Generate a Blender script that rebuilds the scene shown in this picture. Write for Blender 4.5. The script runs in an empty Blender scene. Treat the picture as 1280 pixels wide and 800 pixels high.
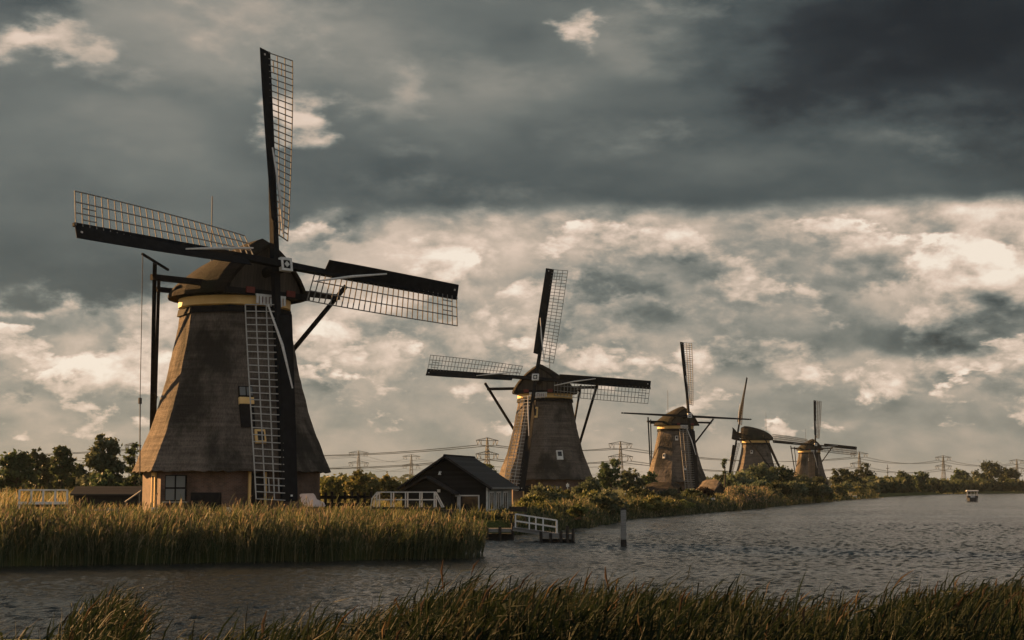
import bpy, math, random
import numpy as np
from mathutils import Vector, Matrix

S = bpy.context.scene
COL = S.collection
R = math.radians
rnd = random.Random(7)

# ------------------------------------------------------------------ camera
cam_d = bpy.data.cameras.new('camera')
cam = bpy.data.objects.new('camera', cam_d)
COL.objects.link(cam)
cam.location = (0, 0, 3.0)
cam.rotation_euler = (R(90 + 5.965), 0, 0)
cam_d.sensor_width = 36
cam_d.lens = 56.25
cam_d.clip_start = 0.2
cam_d.clip_end = 9000
S.camera = cam

# ------------------------------------------------------------------ exposure
S.view_settings.view_transform = 'Standard'
S.view_settings.look = 'None'
S.view_settings.exposure = 1.62
S.view_settings.gamma = 1.0
S.view_settings.use_curve_mapping = False
S.cycles.max_bounces = 6
S.cycles.diffuse_bounces = 2
S.cycles.glossy_bounces = 3
S.cycles.transmission_bounces = 3
S.cycles.transparent_max_bounces = 6
S.cycles.volume_bounces = 0
S.cycles.sample_clamp_direct = 1.5
S.cycles.sample_clamp_indirect = 4.0

# ------------------------------------------------------------------ sun (low, from the left and a little behind the mills)
SUN_AZ, SUN_EL = 145.0, 16.0          # degrees, counter-clockwise from +X
sd = Vector((math.cos(R(SUN_AZ)) * math.cos(R(SUN_EL)), math.sin(R(SUN_AZ)) * math.cos(R(SUN_EL)), math.sin(R(SUN_EL))))
sun_d = bpy.data.lights.new('sun', 'SUN')
sun_d.energy = 5.0
sun_d.angle = R(0.8)
sun_d.color = (1.0, 0.53, 0.20)
sun = bpy.data.objects.new('sun', sun_d)
COL.objects.link(sun)
sun.rotation_euler = sd.to_track_quat('Z', 'Y').to_euler()

# ------------------------------------------------------------------ a small expression language for shader nodes
class X:
    def __init__(s, nt, sock): s.nt, s.s = nt, sock
    def _m(s, op, b=None, c=None, clamp=False):
        n = s.nt.nodes.new('ShaderNodeMath'); n.operation = op; n.use_clamp = clamp
        for i, v in enumerate((s, b, c)):
            if v is None: continue
            if isinstance(v, X): s.nt.links.new(v.s, n.inputs[i])
            else: n.inputs[i].default_value = v
        return X(s.nt, n.outputs[0])
    def __add__(s, o): return s._m('ADD', o)
    __radd__ = __add__
    def __sub__(s, o): return s._m('SUBTRACT', o)
    def __rsub__(s, o): return (s * -1.0) + o
    def __mul__(s, o): return s._m('MULTIPLY', o)
    __rmul__ = __mul__
    def __truediv__(s, o): return s._m('DIVIDE', o)
    def pw(s, o): return s._m('POWER', o)
    def clamp(s): return s._m('ADD', 0.0, clamp=True)
    def mx(s, o): return s._m('MAXIMUM', o)
    def step(s, a, b, lo=0.0, hi=1.0):
        n = s.nt.nodes.new('ShaderNodeMapRange'); n.interpolation_type = 'SMOOTHSTEP'
        s.nt.links.new(s.s, n.inputs['Value'])
        n.inputs['From Min'].default_value = a; n.inputs['From Max'].default_value = b
        n.inputs['To Min'].default_value = lo; n.inputs['To Max'].default_value = hi
        return X(s.nt, n.outputs[0])

def vec(nt, x, y, z):
    n = nt.nodes.new('ShaderNodeCombineXYZ')
    for i, v in enumerate((x, y, z)):
        if isinstance(v, X): nt.links.new(v.s, n.inputs[i])
        else: n.inputs[i].default_value = v
    return X(nt, n.outputs[0])

def noise(nt, v, scale, detail=4, rough=0.55, dist=0.0, lac=2.0, out='Fac'):
    n = nt.nodes.new('ShaderNodeTexNoise'); n.noise_dimensions = '3D'
    if v is not None: nt.links.new(v.s, n.inputs['Vector'])
    n.inputs['Scale'].default_value = scale; n.inputs['Detail'].default_value = detail
    n.inputs['Roughness'].default_value = rough; n.inputs['Distortion'].default_value = dist
    n.inputs['Lacunarity'].default_value = lac
    return X(nt, n.outputs[out])

def ramp(nt, fac, stops, interp='LINEAR'):
    n = nt.nodes.new('ShaderNodeValToRGB'); n.color_ramp.interpolation = interp
    nt.links.new(fac.s, n.inputs[0])
    e = n.color_ramp.elements
    while len(e) < len(stops): e.new(0.5)
    for el, (p, c) in zip(e, stops):
        el.position = p; el.color = (c[0], c[1], c[2], 1)
    return X(nt, n.outputs[0])

def srgb(r, g, b):
    f = lambda v: (v / 255 / 12.92) if v / 255 <= 0.04045 else ((v / 255 + 0.055) / 1.055) ** 2.4
    return (f(r), f(g), f(b))

# ------------------------------------------------------------------ sky: Nishita behind a heavy, broken cloud deck
world = bpy.data.worlds.new('World'); S.world = world; world.use_nodes = True
nt = world.node_tree; nt.nodes.clear()
tc = nt.nodes.new('ShaderNodeTexCoord')
sep = nt.nodes.new('ShaderNodeSeparateXYZ'); nt.links.new(tc.outputs['Generated'], sep.inputs[0])
dx, dy, dz = (X(nt, sep.outputs[i]) for i in range(3))
flat_len = (dx * dx + dy * dy)._m('SQRT').mx(0.02)
el = dz / flat_len * 20.0                       # 1 = about 2.9 degrees of elevation
az = dx._m('ARCTAN2', dy) * 20.0                # 1 = about 2.9 degrees of azimuth, 0 = north (+Y)
elc = el._m('MINIMUM', 40.0)
P = vec(nt, dx * 20.0, dy * 20.0, elc * 2.1)
warp = noise(nt, P, 0.55, 3, 0.5)
warp2 = noise(nt, vec(nt, dx * 20.0 + 31.0, dy * 20.0, elc * 2.0), 0.55, 3, 0.5)
azw = az + (warp - 0.5) * 2.6
elw = el + (warp2 - 0.5) * 1.5
fine = noise(nt, P, 2.3, 6, 0.6)
fine2 = noise(nt, vec(nt, dx * 20.0 - 17.0, dy * 20.0, elc * 1.8), 2.0, 6, 0.6)
azb = azw + (fine - 0.5) * 0.9
elb = elw + (fine2 - 0.5) * 0.6

def blob(a, e, ra, re, amp, soft=0.15):
    d = (((azb - a) / ra).pw(2.0) + ((elb - e) / re).pw(2.0))._m('SQRT')
    return d.step(1.25, soft, 0.0, amp)

def puff(off, scale, det=7, rough=0.52, zs=1.7):
    return noise(nt, vec(nt, dx * 20.0 + off, dy * 20.0, elc * zs), scale, det, rough, 0.25)

# rounded cloud heaps: density, and the density a step higher up: tops catch the light, bases stay grey
n_a = puff(3.0, 0.62); n_b = noise(nt, vec(nt, dx * 20.0 + 3.12, dy * 20.0, (elc + 0.30) * 1.7), 0.62, 7, 0.52, 0.25)
relief = (n_a - n_b) * 2.4
n_c = puff(9.0, 1.7, 6, 0.55, 1.5); n_d = noise(nt, vec(nt, dx * 20.0 + 9.06, dy * 20.0, (elc + 0.12) * 1.5), 1.7, 6, 0.55, 0.25)
relief2 = (n_c - n_d) * 1.6

# lower edge of the dark deck; it hangs lower to the left (west)
edge = az.step(-4.4, -2.0, 2.25, 3.48) + (warp - 0.5) * az.step(-3.5, 0.0, 0.9, 0.30) + (fine2 - 0.5) * az.step(-3.5, 0.5, 0.8, 0.22)
deck = (el - edge).step(-0.16, 0.14)
under = (el - edge).step(0.0, 2.2)
soft_deck = noise(nt, vec(nt, dx * 20.0, dy * 20.0, elc * 3.0), 0.45, 4, 0.5)

# grey background veil, then three banks of cumulus in front of it, each with crisp sunlit tops and soft grey bases
low = el.step(0.0, 1.6, 0.575, 0.575) + el.step(1.8, 3.4, 0.0, 0.10) + (n_a - 0.5) * 0.30 + relief * 0.20
def bank(low, off, scale, zs, thr, edge_w, tone, k_big, k_small, e0, e1, e2, e3, rough=0.58):
    def f(up):
        return noise(nt, vec(nt, dx * 20.0 + off, dy * 20.0, (elc + up) * zs), scale, 9, rough, 0.12)
    d0 = f(0.0); d1 = f(0.16); d2 = f(0.55)
    win = el.step(e0, e1) * el.step(e3, e2)
    mask = (d0 + (win - 1.0) * 0.4).step(thr, thr + edge_w)
    shade = (d0 - d1) * k_small + (d0 - d2) * k_big + tone
    return low + (shade - low) * mask
low = bank(low, 40.0, 0.38, 1.6, 0.440, 0.09, 0.565, 1.55, 1.25, 0.6, 1.6, 4.6, 6.0)
low = bank(low, 71.0, 0.66, 1.7, 0.485, 0.075, 0.575, 1.5, 1.15, 0.5, 1.2, 3.0, 4.2)
low = bank(low, 12.0, 1.20, 2.1, 0.530, 0.07, 0.585, 1.1, 0.85, 0.25, 0.7, 1.7, 2.6)
low = low + relief2 * 0.08
low = low * el.step(0.1, 0.9, 0.45, 1.0) + el.step(0.1, 0.9, 0.55, 0.0) * 0.615
high = under * 0.12 + 0.245 + (soft_deck - 0.5) * 0.26 + az.step(1.0, -2.2, 0.0, 0.05)
high = bank(high, 55.0, 0.33, 1.9, 0.455, 0.20, 0.36, 0.75, 0.45, 2.2, 4.0, 30.0, 39.0, 0.56)
high = bank(high, 23.0, 0.60, 2.1, 0.520, 0.22, 0.345, 0.55, 0.35, 3.0, 4.4, 30.0, 39.0, 0.56)
L = low + (high - low) * deck

def q(px, py): return ((px - 640) / 100.0, (609 - py) / 100.0)
for (px, py, rx, ry, amp, soft) in (
        # breaks of bright cloud in the deck
        (45, 66, 75, 26, .42, .1), (95, 92, 36, 20, .24, .1), (398, 165, 46, 44, .50, .3), (735, 26, 30, 24, .42, .1),
        (500, 108, 40, 60, .14, .0), (310, 45, 280, 100, .17, .0), (600, 105, 190, 90, .11, .0), (790, 40, 120, 60, .12, .0),
        (860, 190, 200, 40, .05, .0),
        # heavy dark masses
        (60, 15, 80, 34, -.16, .1), (1170, 50, 310, 120, -.36, .1), (1290, 170, 200, 110, -.14, .0), (30, 200, 120, 90, -.05, .0),
        (640, 55, 150, 50, -.08, .0), (470, 220, 150, 40, -.05, .0),
        # the broken band underneath
        (1010, 300, 200, 60, .06, .0), (1130, 345, 80, 60, .07, .1), (560, 330, 130, 70, .14, .0), (700, 300, 120, 50, .12, .0),
        (1130, 412, 130, 40, -.25, .2), (772, 372, 95, 42, -.24, .2), (870, 312, 110, 30, -.17, .1), (950, 440, 130, 38, -.17, .1),
        (455, 410, 90, 40, -.20, .1), (1240, 330, 60, 30, -.10, .0), (620, 430, 120, 30, .06, .0),
        (60, 448, 70, 30, .17, .2), (200, 430, 80, 30, .15, .1), (120, 335, 260, 60, -.06, .0), (60, 500, 90, 24, -.06, .0),
        (470, 460, 110, 30, .12, .1), (1180, 455, 140, 22, .10, .1), (1090, 505, 150, 16, -.04, .0)):
    a, e = q(px, py)
    L = L + blob(a, e, rx / 100.0, ry / 100.0, amp, soft)
# away from the view the overcast is even, brightened behind the camera as added fill light, grey overhead
side = dy.step(0.35, -0.25)
L = L + ((relief * 0.3 + 0.61) - L) * side
zen = dz.step(0.30, 0.6)
L = L + (0.22 - L) * zen * (1.0 - side)
Lc = L.clamp()
cloud_col = ramp(nt, Lc, [(0.00, srgb(22, 24, 25)), (0.14, srgb(42, 46, 47)), (0.26, srgb(72, 79, 78)), (0.40, srgb(105, 109, 104)),
                          (0.54, srgb(143, 140, 130)), (0.68, srgb(187, 171, 154)), (0.82, srgb(221, 199, 180)), (1.00, srgb(244, 230, 212))])
cool = nt.nodes.new('ShaderNodeMixRGB'); nt.links.new((side * 0.85).s, cool.inputs[0]); nt.links.new(cloud_col.s, cool.inputs[1])  # unseen sky behind the camera also cooled, for a neutral fill
grey = ramp(nt, Lc, [(0.0, (.01, .011, .012)), (0.5, (.22, .23, .24)), (1.0, (.80, .82, .84))]); nt.links.new(grey.s, cool.inputs[2])
cloud_col = X(nt, cool.outputs[0])
sky = nt.nodes.new('ShaderNodeTexSky'); sky.sky_type = 'NISHITA'; sky.sun_disc = False
sky.sun_elevation = R(SUN_EL); sky.sun_rotation = R((90 - SUN_AZ) % 360)
bg1 = nt.nodes.new('ShaderNodeBackground'); nt.links.new(sky.outputs[0], bg1.inputs[0]); bg1.inputs[1].default_value = 0.05
bg2 = nt.nodes.new('ShaderNodeBackground'); nt.links.new(cloud_col.s, bg2.inputs[0]); bg2.inputs[1].default_value = 0.325
mixs = nt.nodes.new('ShaderNodeMixShader'); mixs.inputs[0].default_value = 0.97
nt.links.new(bg1.outputs[0], mixs.inputs[1]); nt.links.new(bg2.outputs[0], mixs.inputs[2])
wo = nt.nodes.new('ShaderNodeOutputWorld'); nt.links.new(mixs.outputs[0], wo.inputs[0])
world.cycles.sampling_method = 'MANUAL'; world.cycles.sample_map_resolution = 1024

# ------------------------------------------------------------------ mesh helpers
def V(*a): return Vector(a)

class MB:
    """collects shapes that become ONE mesh"""
    def __init__(s): s.v, s.f, s.mi = [], [], []
    def add(s, vs, fs, mi=0):
        o = len(s.v); s.v += [tuple(v) for v in vs]
        s.f += [tuple(o + i for i in f) for f in fs]; s.mi += [mi] * len(fs)
    def frame(s, o, ax, ay, az, sx, sy, sz, mi=0):
        """box centred on o, half sizes along the three axes"""
        vs = [o + ax * (i * sx) + ay * (j * sy) + az * (k * sz) for i in (-1, 1) for j in (-1, 1) for k in (-1, 1)]
        s.add(vs, [(0, 1, 3, 2), (4, 6, 7, 5), (0, 4, 5, 1), (2, 3, 7, 6), (0, 2, 6, 4), (1, 5, 7, 3)], mi)
    def box(s, c, size, rz=0.0, mi=0):
        c = Vector(c); ca, sa = math.cos(rz), math.sin(rz)
        s.frame(c, V(ca, sa, 0), V(-sa, ca, 0), V(0, 0, 1), size[0] / 2, size[1] / 2, size[2] / 2, mi)
    def beam(s, p, q_, w, h=None, w2=None, h2=None, up=(0, 0, 1), mi=0):
        p, q_ = Vector(p), Vector(q_); h = h or w; w2 = w2 or w; h2 = h2 or h
        d = (q_ - p).normalized(); up = Vector(up)
        if abs(d.dot(up)) > 0.98: up = V(0, 1, 0) if abs(d.y) < 0.9 else V(1, 0, 0)
        a = d.cross(up).normalized(); b = a.cross(d)
        vs = []
        for c, ww, hh in ((p, w, h), (q_, w2, h2)):
            vs += [c - a * ww / 2 - b * hh / 2, c + a * ww / 2 - b * hh / 2, c + a * ww / 2 + b * hh / 2, c - a * ww / 2 + b * hh / 2]
        s.add(vs, [(0, 3, 2, 1), (4, 5, 6, 7), (0, 1, 5, 4), (1, 2, 6, 5), (2, 3, 7, 6), (3, 0, 4, 7)], mi)
    def tube(s, pts, r, n=8, caps=True, mi=0):
        pts = [Vector(p) for p in pts]
        rs = r if isinstance(r, (list, tuple)) else [r] * len(pts)
        vs, fs = [], []
        for i, p in enumerate(pts):
            d = (pts[min(i + 1, len(pts) - 1)] - pts[max(i - 1, 0)]).normalized()
            up = V(0, 0, 1) if abs(d.z) < 0.9 else V(1, 0, 0)
            a = d.cross(up).normalized(); b = a.cross(d)
            for k in range(n):
                t = 2 * math.pi * k / n
                vs.append(p + a * (rs[i] * math.cos(t)) + b * (rs[i] * math.sin(t)))
        for i in range(len(pts) - 1):
            for k in range(n):
                k2 = (k + 1) % n
                fs.append((i * n + k, i * n + k2, (i + 1) * n + k2, (i + 1) * n + k))
        if caps:
            fs.append(tuple(range(n - 1, -1, -1))); fs.append(tuple((len(pts) - 1) * n + k for k in range(n)))
        s.add(vs, fs, mi)
    def loft(s, rings, closed=True, cap0=False, cap1=False, mi=0):
        n = len(rings[0]); vs = [p for r_ in rings for p in r_]; fs = []
        for i in range(len(rings) - 1):
            for k in range(n if closed else n - 1):
                k2 = (k + 1) % n
                fs.append((i * n + k, i * n + k2, (i + 1) * n + k2, (i + 1) * n + k))
        if cap0: fs.append(tuple(range(n - 1, -1, -1)))
        if cap1: fs.append(tuple((len(rings) - 1) * n + k for k in range(n)))
        s.add(vs, fs, mi)
    def prism(s, poly, direction, mi=0):
        """a polygon (3-D points) pushed along a direction"""
        n = len(poly); d = Vector(direction); poly = [Vector(p) for p in poly]
        vs = poly + [p + d for p in poly]
        s.add(vs, [tuple(range(n))[::-1], tuple(range(n, 2 * n))] + [(k, (k + 1) % n, n + (k + 1) % n, n + k) for k in range(n)], mi)
    def build(s, name, mat, parent=None, smooth=False, fix=True):
        me = bpy.data.meshes.new(name); me.from_pydata(s.v, [], s.f); me.update()
        for m in (mat if isinstance(mat, (list, tuple)) else [mat]): me.materials.append(m)
        if any(s.mi): me.polygons.foreach_set('material_index', s.mi)
        if smooth: me.polygons.foreach_set('use_smooth', [True] * len(s.f))
        if fix:
            import bmesh
            bm = bmesh.new(); bm.from_mesh(me); bmesh.ops.recalc_face_normals(bm, faces=bm.faces); bm.to_mesh(me); bm.free()
        o = bpy.data.objects.new(name, me); COL.objects.link(o)
        if parent: o.parent = parent
        return o

def tag(o, label=None, cat=None, group=None, kind=None):
    if label: o['label'] = label
    if cat: o['category'] = cat
    if group: o['group'] = group
    if kind: o['kind'] = kind
    return o

def thing(name, label, cat, loc=(0, 0, 0), rz=0.0, group=None):
    o = bpy.data.objects.new(name, None); COL.objects.link(o)
    o.empty_display_size = 0.5
    o.location = loc; o.rotation_euler = (0, 0, rz)
    return tag(o, label, cat, group)

def dup(src, loc, rz=0.0, label=None, scale=1.0):
    kids = [c for c in src.children]
    r_ = src.copy(); COL.objects.link(r_); r_.location = loc; r_.rotation_euler = (0, 0, rz)
    r_.scale = (scale,) * 3 if not isinstance(scale, tuple) else scale
    if label: r_['label'] = label
    for ch in kids:
        c = ch.copy(); COL.objects.link(c); c.parent = r_
        for g in list(ch.children):
            d = g.copy(); COL.objects.link(d); d.parent = c
    return r_

def across(px, y):
    """metres left/right of the line of sight for a bearing, at a distance y"""
    return (px - 640) / 2000.0 * 0.9946 * y

# ------------------------------------------------------------------ ribbons: leaf blades, stalks, plumes (numpy, one mesh)
class Ribbons:
    def __init__(s): s.V, s.var, s.mi = [], [], []
    def add(s, p0, p1, p2, w0, w1, w2, side, var, mi):
        """n blades, each two quads through three points"""
        n = len(p0); side = side / np.maximum(np.linalg.norm(side, axis=1, keepdims=True), 1e-6)
        w0, w1, w2 = (np.broadcast_to(np.asarray(w, float), (n,))[:, None] / 2 for w in (w0, w1, w2))
        A = np.stack([p0 - side * w0, p0 + side * w0, p1 - side * w1, p1 + side * w1, p2 - side * w2, p2 + side * w2], 1)
        s.V.append(A); s.var.append(np.broadcast_to(np.asarray(var, float), (n,))); s.mi.append(np.full(n, mi))
    def build(s, name, mats, parent=None):
        A = np.concatenate(s.V); n = len(A); var = np.concatenate(s.var); mi = np.concatenate(s.mi)
        base = (np.arange(n) * 6)[:, None]
        F = np.stack([base + [0, 1, 3, 2], base + [2, 3, 5, 4]], 1).reshape(-1, 4)
        return np_mesh(name, A.reshape(-1, 3), F, mats, np.repeat(mi, 2), np.repeat(var, 2), parent)

def np_mesh(name, verts, quads, mats, mi=None, var=None, parent=None):
    me = bpy.data.meshes.new(name); nv, nf = len(verts), len(quads)
    me.vertices.add(nv); me.vertices.foreach_set('co', np.ascontiguousarray(verts, np.float32).ravel())
    me.loops.add(nf * 4); me.loops.foreach_set('vertex_index', np.ascontiguousarray(quads, np.int32).ravel())
    me.polygons.add(nf); me.polygons.foreach_set('loop_start', np.arange(0, nf * 4, 4, dtype=np.int32))
    me.polygons.foreach_set('loop_total', np.full(nf, 4, np.int32))
    for m in mats: me.materials.append(m)
    if mi is not None: me.polygons.foreach_set('material_index', np.ascontiguousarray(mi, np.int32))
    if var is not None:
        a = me.attributes.new('var', 'FLOAT', 'FACE'); a.data.foreach_set('value', np.ascontiguousarray(var, np.float32))
    me.update(calc_edges=True)
    o = bpy.data.objects.new(name, me); COL.objects.link(o)
    if parent: o.parent = parent
    return o

# ------------------------------------------------------------------ materials
def new_mat(name):
    m = bpy.data.materials.new(name); m.use_nodes = True
    n = m.node_tree; b = n.nodes['Principled BSDF']
    return m, n, b

def objco(n):
    t = n.nodes.new('ShaderNodeTexCoord'); return X(n, t.outputs['Object'])

def stretch(n, v, sx, sy, sz):
    m = n.nodes.new('ShaderNodeVectorMath'); m.operation = 'MULTIPLY'
    n.links.new(v.s, m.inputs[0]); m.inputs[1].default_value = (sx, sy, sz)
    return X(n, m.outputs[0])

def bump(n, b, h, strength=0.4, dist=0.05):
    k = n.nodes.new('ShaderNodeBump'); k.inputs['Strength'].default_value = strength; k.inputs['Distance'].default_value = dist
    n.links.new(h.s, k.inputs['Height']); n.links.new(k.outputs[0], b.inputs['Normal'])

def wear_mat(name, c0, c1, scale=3.0, rough=0.7, st=(1, 1, 1), bstr=0.25, bdist=0.01, detail=5, spec=0.3):
    """weathered paint, wood or metal: two tones of the same colour mixed by grain"""
    m, n, b = new_mat(name); o = stretch(n, objco(n), *st)
    f = noise(n, o, scale, detail, 0.6)
    c = ramp(n, f, [(0.3, c0), (0.7, c1)])
    n.links.new(c.s, b.inputs['Base Color']); b.inputs['Roughness'].default_value = rough
    b.inputs['Specular IOR Level'].default_value = spec
    bump(n, b, f, bstr, bdist)
    return m

def thatch_mat(name, dark, mid, light, moss):
    m, n, b = new_mat(name); o = objco(n)
    big = noise(n, stretch(n, o, 1, 1, 0.6), 0.35, 4, 0.6)
    rows = noise(n, stretch(n, o, 0.25, 0.25, 5.5), 1.0, 3, 0.55)
    stalk = noise(n, stretch(n, o, 9, 9, 1.6), 1.5, 4, 0.65)
    f = big * 0.40 + rows * 0.40 + stalk * 0.46 - 0.13
    c = ramp(n, f, [(0.36, dark), (0.50, mid), (0.66, light)])
    mo = n.nodes.new('ShaderNodeMixRGB'); n.links.new(c.s, mo.inputs[1]); mo.inputs[2].default_value = (*moss, 1)
    mf = noise(n, stretch(n, o, 1, 1, 0.8), 0.24, 6, 0.62).step(0.46, 0.62, 0.0, 0.85); n.links.new(mf.s, mo.inputs[0])
    n.links.new(mo.outputs[0], b.inputs['Base Color']); b.inputs['Roughness'].default_value = 0.95
    b.inputs['Specular IOR Level'].default_value = 0.1
    bump(n, b, rows * 0.8 + stalk * 0.8 + big * 0.5, 0.9, 0.12)
    return m

def brick_mat(name, c1, c2, mortar):
    m, n, b = new_mat(name)
    t = n.nodes.new('ShaderNodeTexBrick'); g = n.nodes.new('ShaderNodeNewGeometry')
    o = objco(n); sp = n.nodes.new('ShaderNodeSeparateXYZ'); n.links.new(o.s, sp.inputs[0])
    ang = X(n, sp.outputs[1])._m('ARCTAN2', X(n, sp.outputs[0])) * 5.3
    n.links.new(vec(n, ang, X(n, sp.outputs[2]), 0.0).s, t.inputs['Vector'])
    t.inputs['Scale'].default_value = 1.0; t.inputs['Brick Width'].default_value = 0.24; t.inputs['Row Height'].default_value = 0.075
    t.inputs['Mortar Size'].default_value = 0.008
    t.inputs['Color1'].default_value = (*c1, 1); t.inputs['Color2'].default_value = (*c2, 1); t.inputs['Mortar'].default_value = (*mortar, 1)
    st = noise(n, o, 0.8, 5, 0.6).step(0.35, 0.7, 0.55, 1.2)
    mu = n.nodes.new('ShaderNodeVectorMath'); mu.operation = 'SCALE'; n.links.new(t.outputs[0], mu.inputs[0]); n.links.new(st.s, mu.inputs['Scale'])
    n.links.new(mu.outputs[0], b.inputs['Base Color']); b.inputs['Roughness'].default_value = 0.9
    return m

def board_mat(name, c0, c1, pitch=0.18, axis=2, rough=0.7):
    """boards laid edge to edge along one axis"""
    m, n, b = new_mat(name); o = objco(n); sp = n.nodes.new('ShaderNodeSeparateXYZ'); n.links.new(o.s, sp.inputs[0])
    z = X(n, sp.outputs[axis]) / pitch
    saw = z._m('FRACT'); idx = z._m('FLOOR')
    wn = n.nodes.new('ShaderNodeTexWhiteNoise'); wn.noise_dimensions = '1D'; n.links.new(idx.s, wn.inputs['W'])
    st = [6, 6, 6]; st[axis] = 20
    if axis == 2: st = [1.0, 1.0, 14]
    else: st = [14, 14, 1.0]
    gr = noise(n, stretch(n, o, *st), 1.4, 4, 0.6)
    f = gr * 0.6 + X(n, wn.outputs[0]) * 0.4
    c = ramp(n, f, [(0.25, c0), (0.75, c1)])
    gap = saw.step(0.0, 0.10, 0.25, 1.0)
    mu = n.nodes.new('ShaderNodeVectorMath'); mu.operation = 'SCALE'; n.links.new(c.s, mu.inputs[0]); n.links.new(gap.s, mu.inputs['Scale'])
    n.links.new(mu.outputs[0], b.inputs['Base Color']); b.inputs['Roughness'].default_value = rough
    b.inputs['Specular IOR Level'].default_value = 0.25
    bump(n, b, gap + gr * 0.2, 0.5, 0.02)
    return m

def leaf_mat(name, stops, trans=0.35, rough=0.6):
    m, n, b = new_mat(name)
    a = n.nodes.new('ShaderNodeAttribute'); a.attribute_name = 'var'
    oi = n.nodes.new('ShaderNodeObjectInfo')
    c = ramp(n, X(n, a.outputs['Fac']), stops)
    hs = n.nodes.new('ShaderNodeHueSaturation'); n.links.new(c.s, hs.inputs['Color'])
    n.links.new((X(n, oi.outputs['Random']) * 0.05 + 0.475).s, hs.inputs['Hue'])
    n.links.new((X(n, oi.outputs['Random']) * 0.5 + 0.75).s, hs.inputs['Value'])
    n.links.new(hs.outputs[0], b.inputs['Base Color']); b.inputs['Roughness'].default_value = rough
    b.inputs['Specular IOR Level'].default_value = 0.15
    t = n.nodes.new('ShaderNodeBsdfTranslucent'); n.links.new(hs.outputs[0], t.inputs[0])
    mx_ = n.nodes.new('ShaderNodeMixShader'); mx_.inputs[0].default_value = trans
    n.links.new(b.outputs[0], mx_.inputs[1]); n.links.new(t.outputs[0], mx_.inputs[2])
    n.links.new(mx_.outputs[0], n.nodes['Material Output'].inputs['Surface'])
    return m

def glass_mat(name, c=(0.02, 0.022, 0.025), rough=0.08):
    m, n, b = new_mat(name); b.inputs['Base Color'].default_value = (*c, 1); b.inputs['Roughness'].default_value = rough
    b.inputs['Specular IOR Level'].default_value = 0.35
    return m

M = {}
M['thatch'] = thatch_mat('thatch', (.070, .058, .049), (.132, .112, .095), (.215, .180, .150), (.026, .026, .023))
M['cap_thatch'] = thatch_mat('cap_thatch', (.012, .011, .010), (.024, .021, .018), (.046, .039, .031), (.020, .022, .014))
M['roof_thatch'] = thatch_mat('roof_thatch', (.025, .021, .018), (.045, .038, .032), (.08, .068, .056), (.03, .033, .022))
M['brick'] = brick_mat('brick', (.150, .080, .055), (.100, .058, .042), (.16, .14, .12))
M['tar'] = wear_mat('tarred_wood', (.010, .011, .012), (.024, .024, .025), 4, .88, (1, 1, 1), .25, .01, 5, .1)
M['black_paint'] = wear_mat('black_paint', (.008, .0095, .011), (.017, .019, .022), 2.5, .9, (1, 1, 1), .25, .01, 5, .08)
M['lath'] = wear_mat('weathered_lath', (.16, .152, .14), (.28, .27, .25), 5, .8)
M['lit_lath'] = wear_mat('lit_lath', (.34, .33, .31), (.50, .49, .46), 5, .8)  # brighter copy of the same lath, light painted into the lower sails
M['yellow'] = wear_mat('ochre_paint', (.80, .52, .20), (.90, .62, .27), 1.6, .6, (1, 1, .4))
M['white'] = wear_mat('white_paint', (.55, .54, .51), (.78, .77, .74), 3.0, .55)
M['sailcloth'] = wear_mat('white_canvas', (.55, .53, .50), (.75, .73, .69), 6.0, .85)
M['red'] = wear_mat('dark_red_paint', (.13, .025, .02), (.20, .045, .035), 3, .6)
M['brown_board'] = board_mat('brown_boards', (.048, .041, .034), (.098, .083, .066), .22, 0)
M['grey_wood'] = wear_mat('grey_wood', (.15, .145, .135), (.30, .29, .27), 4, .85, (1, 1, 8))
M['dark_wood'] = wear_mat('dark_wood', (.020, .017, .014), (.050, .043, .036), 4, .85)
M['rope'] = wear_mat('rope', (.06, .055, .05), (.10, .09, .08), 8, .9)
M['glass'] = glass_mat('window_glass')
M['curtain_glass'] = glass_mat('curtained_glass', (.16, .17, .17), .2)
M['steel'] = wear_mat('galvanised_steel', (.030, .032, .033), (.055, .057, .058), 1, .6)
M['cable'] = wear_mat('cable', (.03, .03, .03), (.05, .05, .05), 1, .6)
M['black_board'] = board_mat('black_boards', (.008, .009, .009), (.020, .021, .021), .16, 2)
M['grey_board'] = board_mat('grey_boards', (.20, .215, .21), (.30, .315, .305), .17, 2)
M['tile'] = board_mat('roof_tiles', (.022, .021, .022), (.050, .048, .047), .20, 2)
M['bark'] = wear_mat('bark', (.030, .024, .018), (.07, .058, .045), 6, .95, (1, 1, .3))
M['hull'] = wear_mat('dark_hull', (.015, .017, .020), (.03, .033, .036), 3, .4)
M['pale_cushion'] = wear_mat('pale_cloth', (.50, .44, .42), (.64, .57, .54), 4, .9)

G1, G2, G3, G4 = (.020, .028, .012), (.040, .052, .020), (.070, .078, .030), (.110, .105, .045)
M['leaf_dark'] = leaf_mat('dark_leaves', [(0, (.028, .044, .021)), (.5, (.054, .074, .034)), (1, (.095, .118, .055))])
M['leaf_willow'] = leaf_mat('willow_leaves', [(0, (.046, .064, .036)), (.5, (.096, .122, .070)), (1, (.175, .195, .125))])
M['leaf_olive'] = leaf_mat('olive_leaves', [(0, (.050, .066, .022)), (.5, (.125, .140, .046)), (1, (.235, .225, .085))])
M['leaf_red'] = leaf_mat('reddish_leaves', [(0, (.03, .02, .014)), (.5, (.07, .045, .028)), (1, (.12, .10, .06))])
M['reed'] = leaf_mat('reed_leaves', [(0, (.026, .036, .019)), (.35, (.050, .066, .033)), (.62, (.088, .098, .048)), (.82, (.15, .135, .080)), (1, (.26, .21, .135))], .4)
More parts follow.
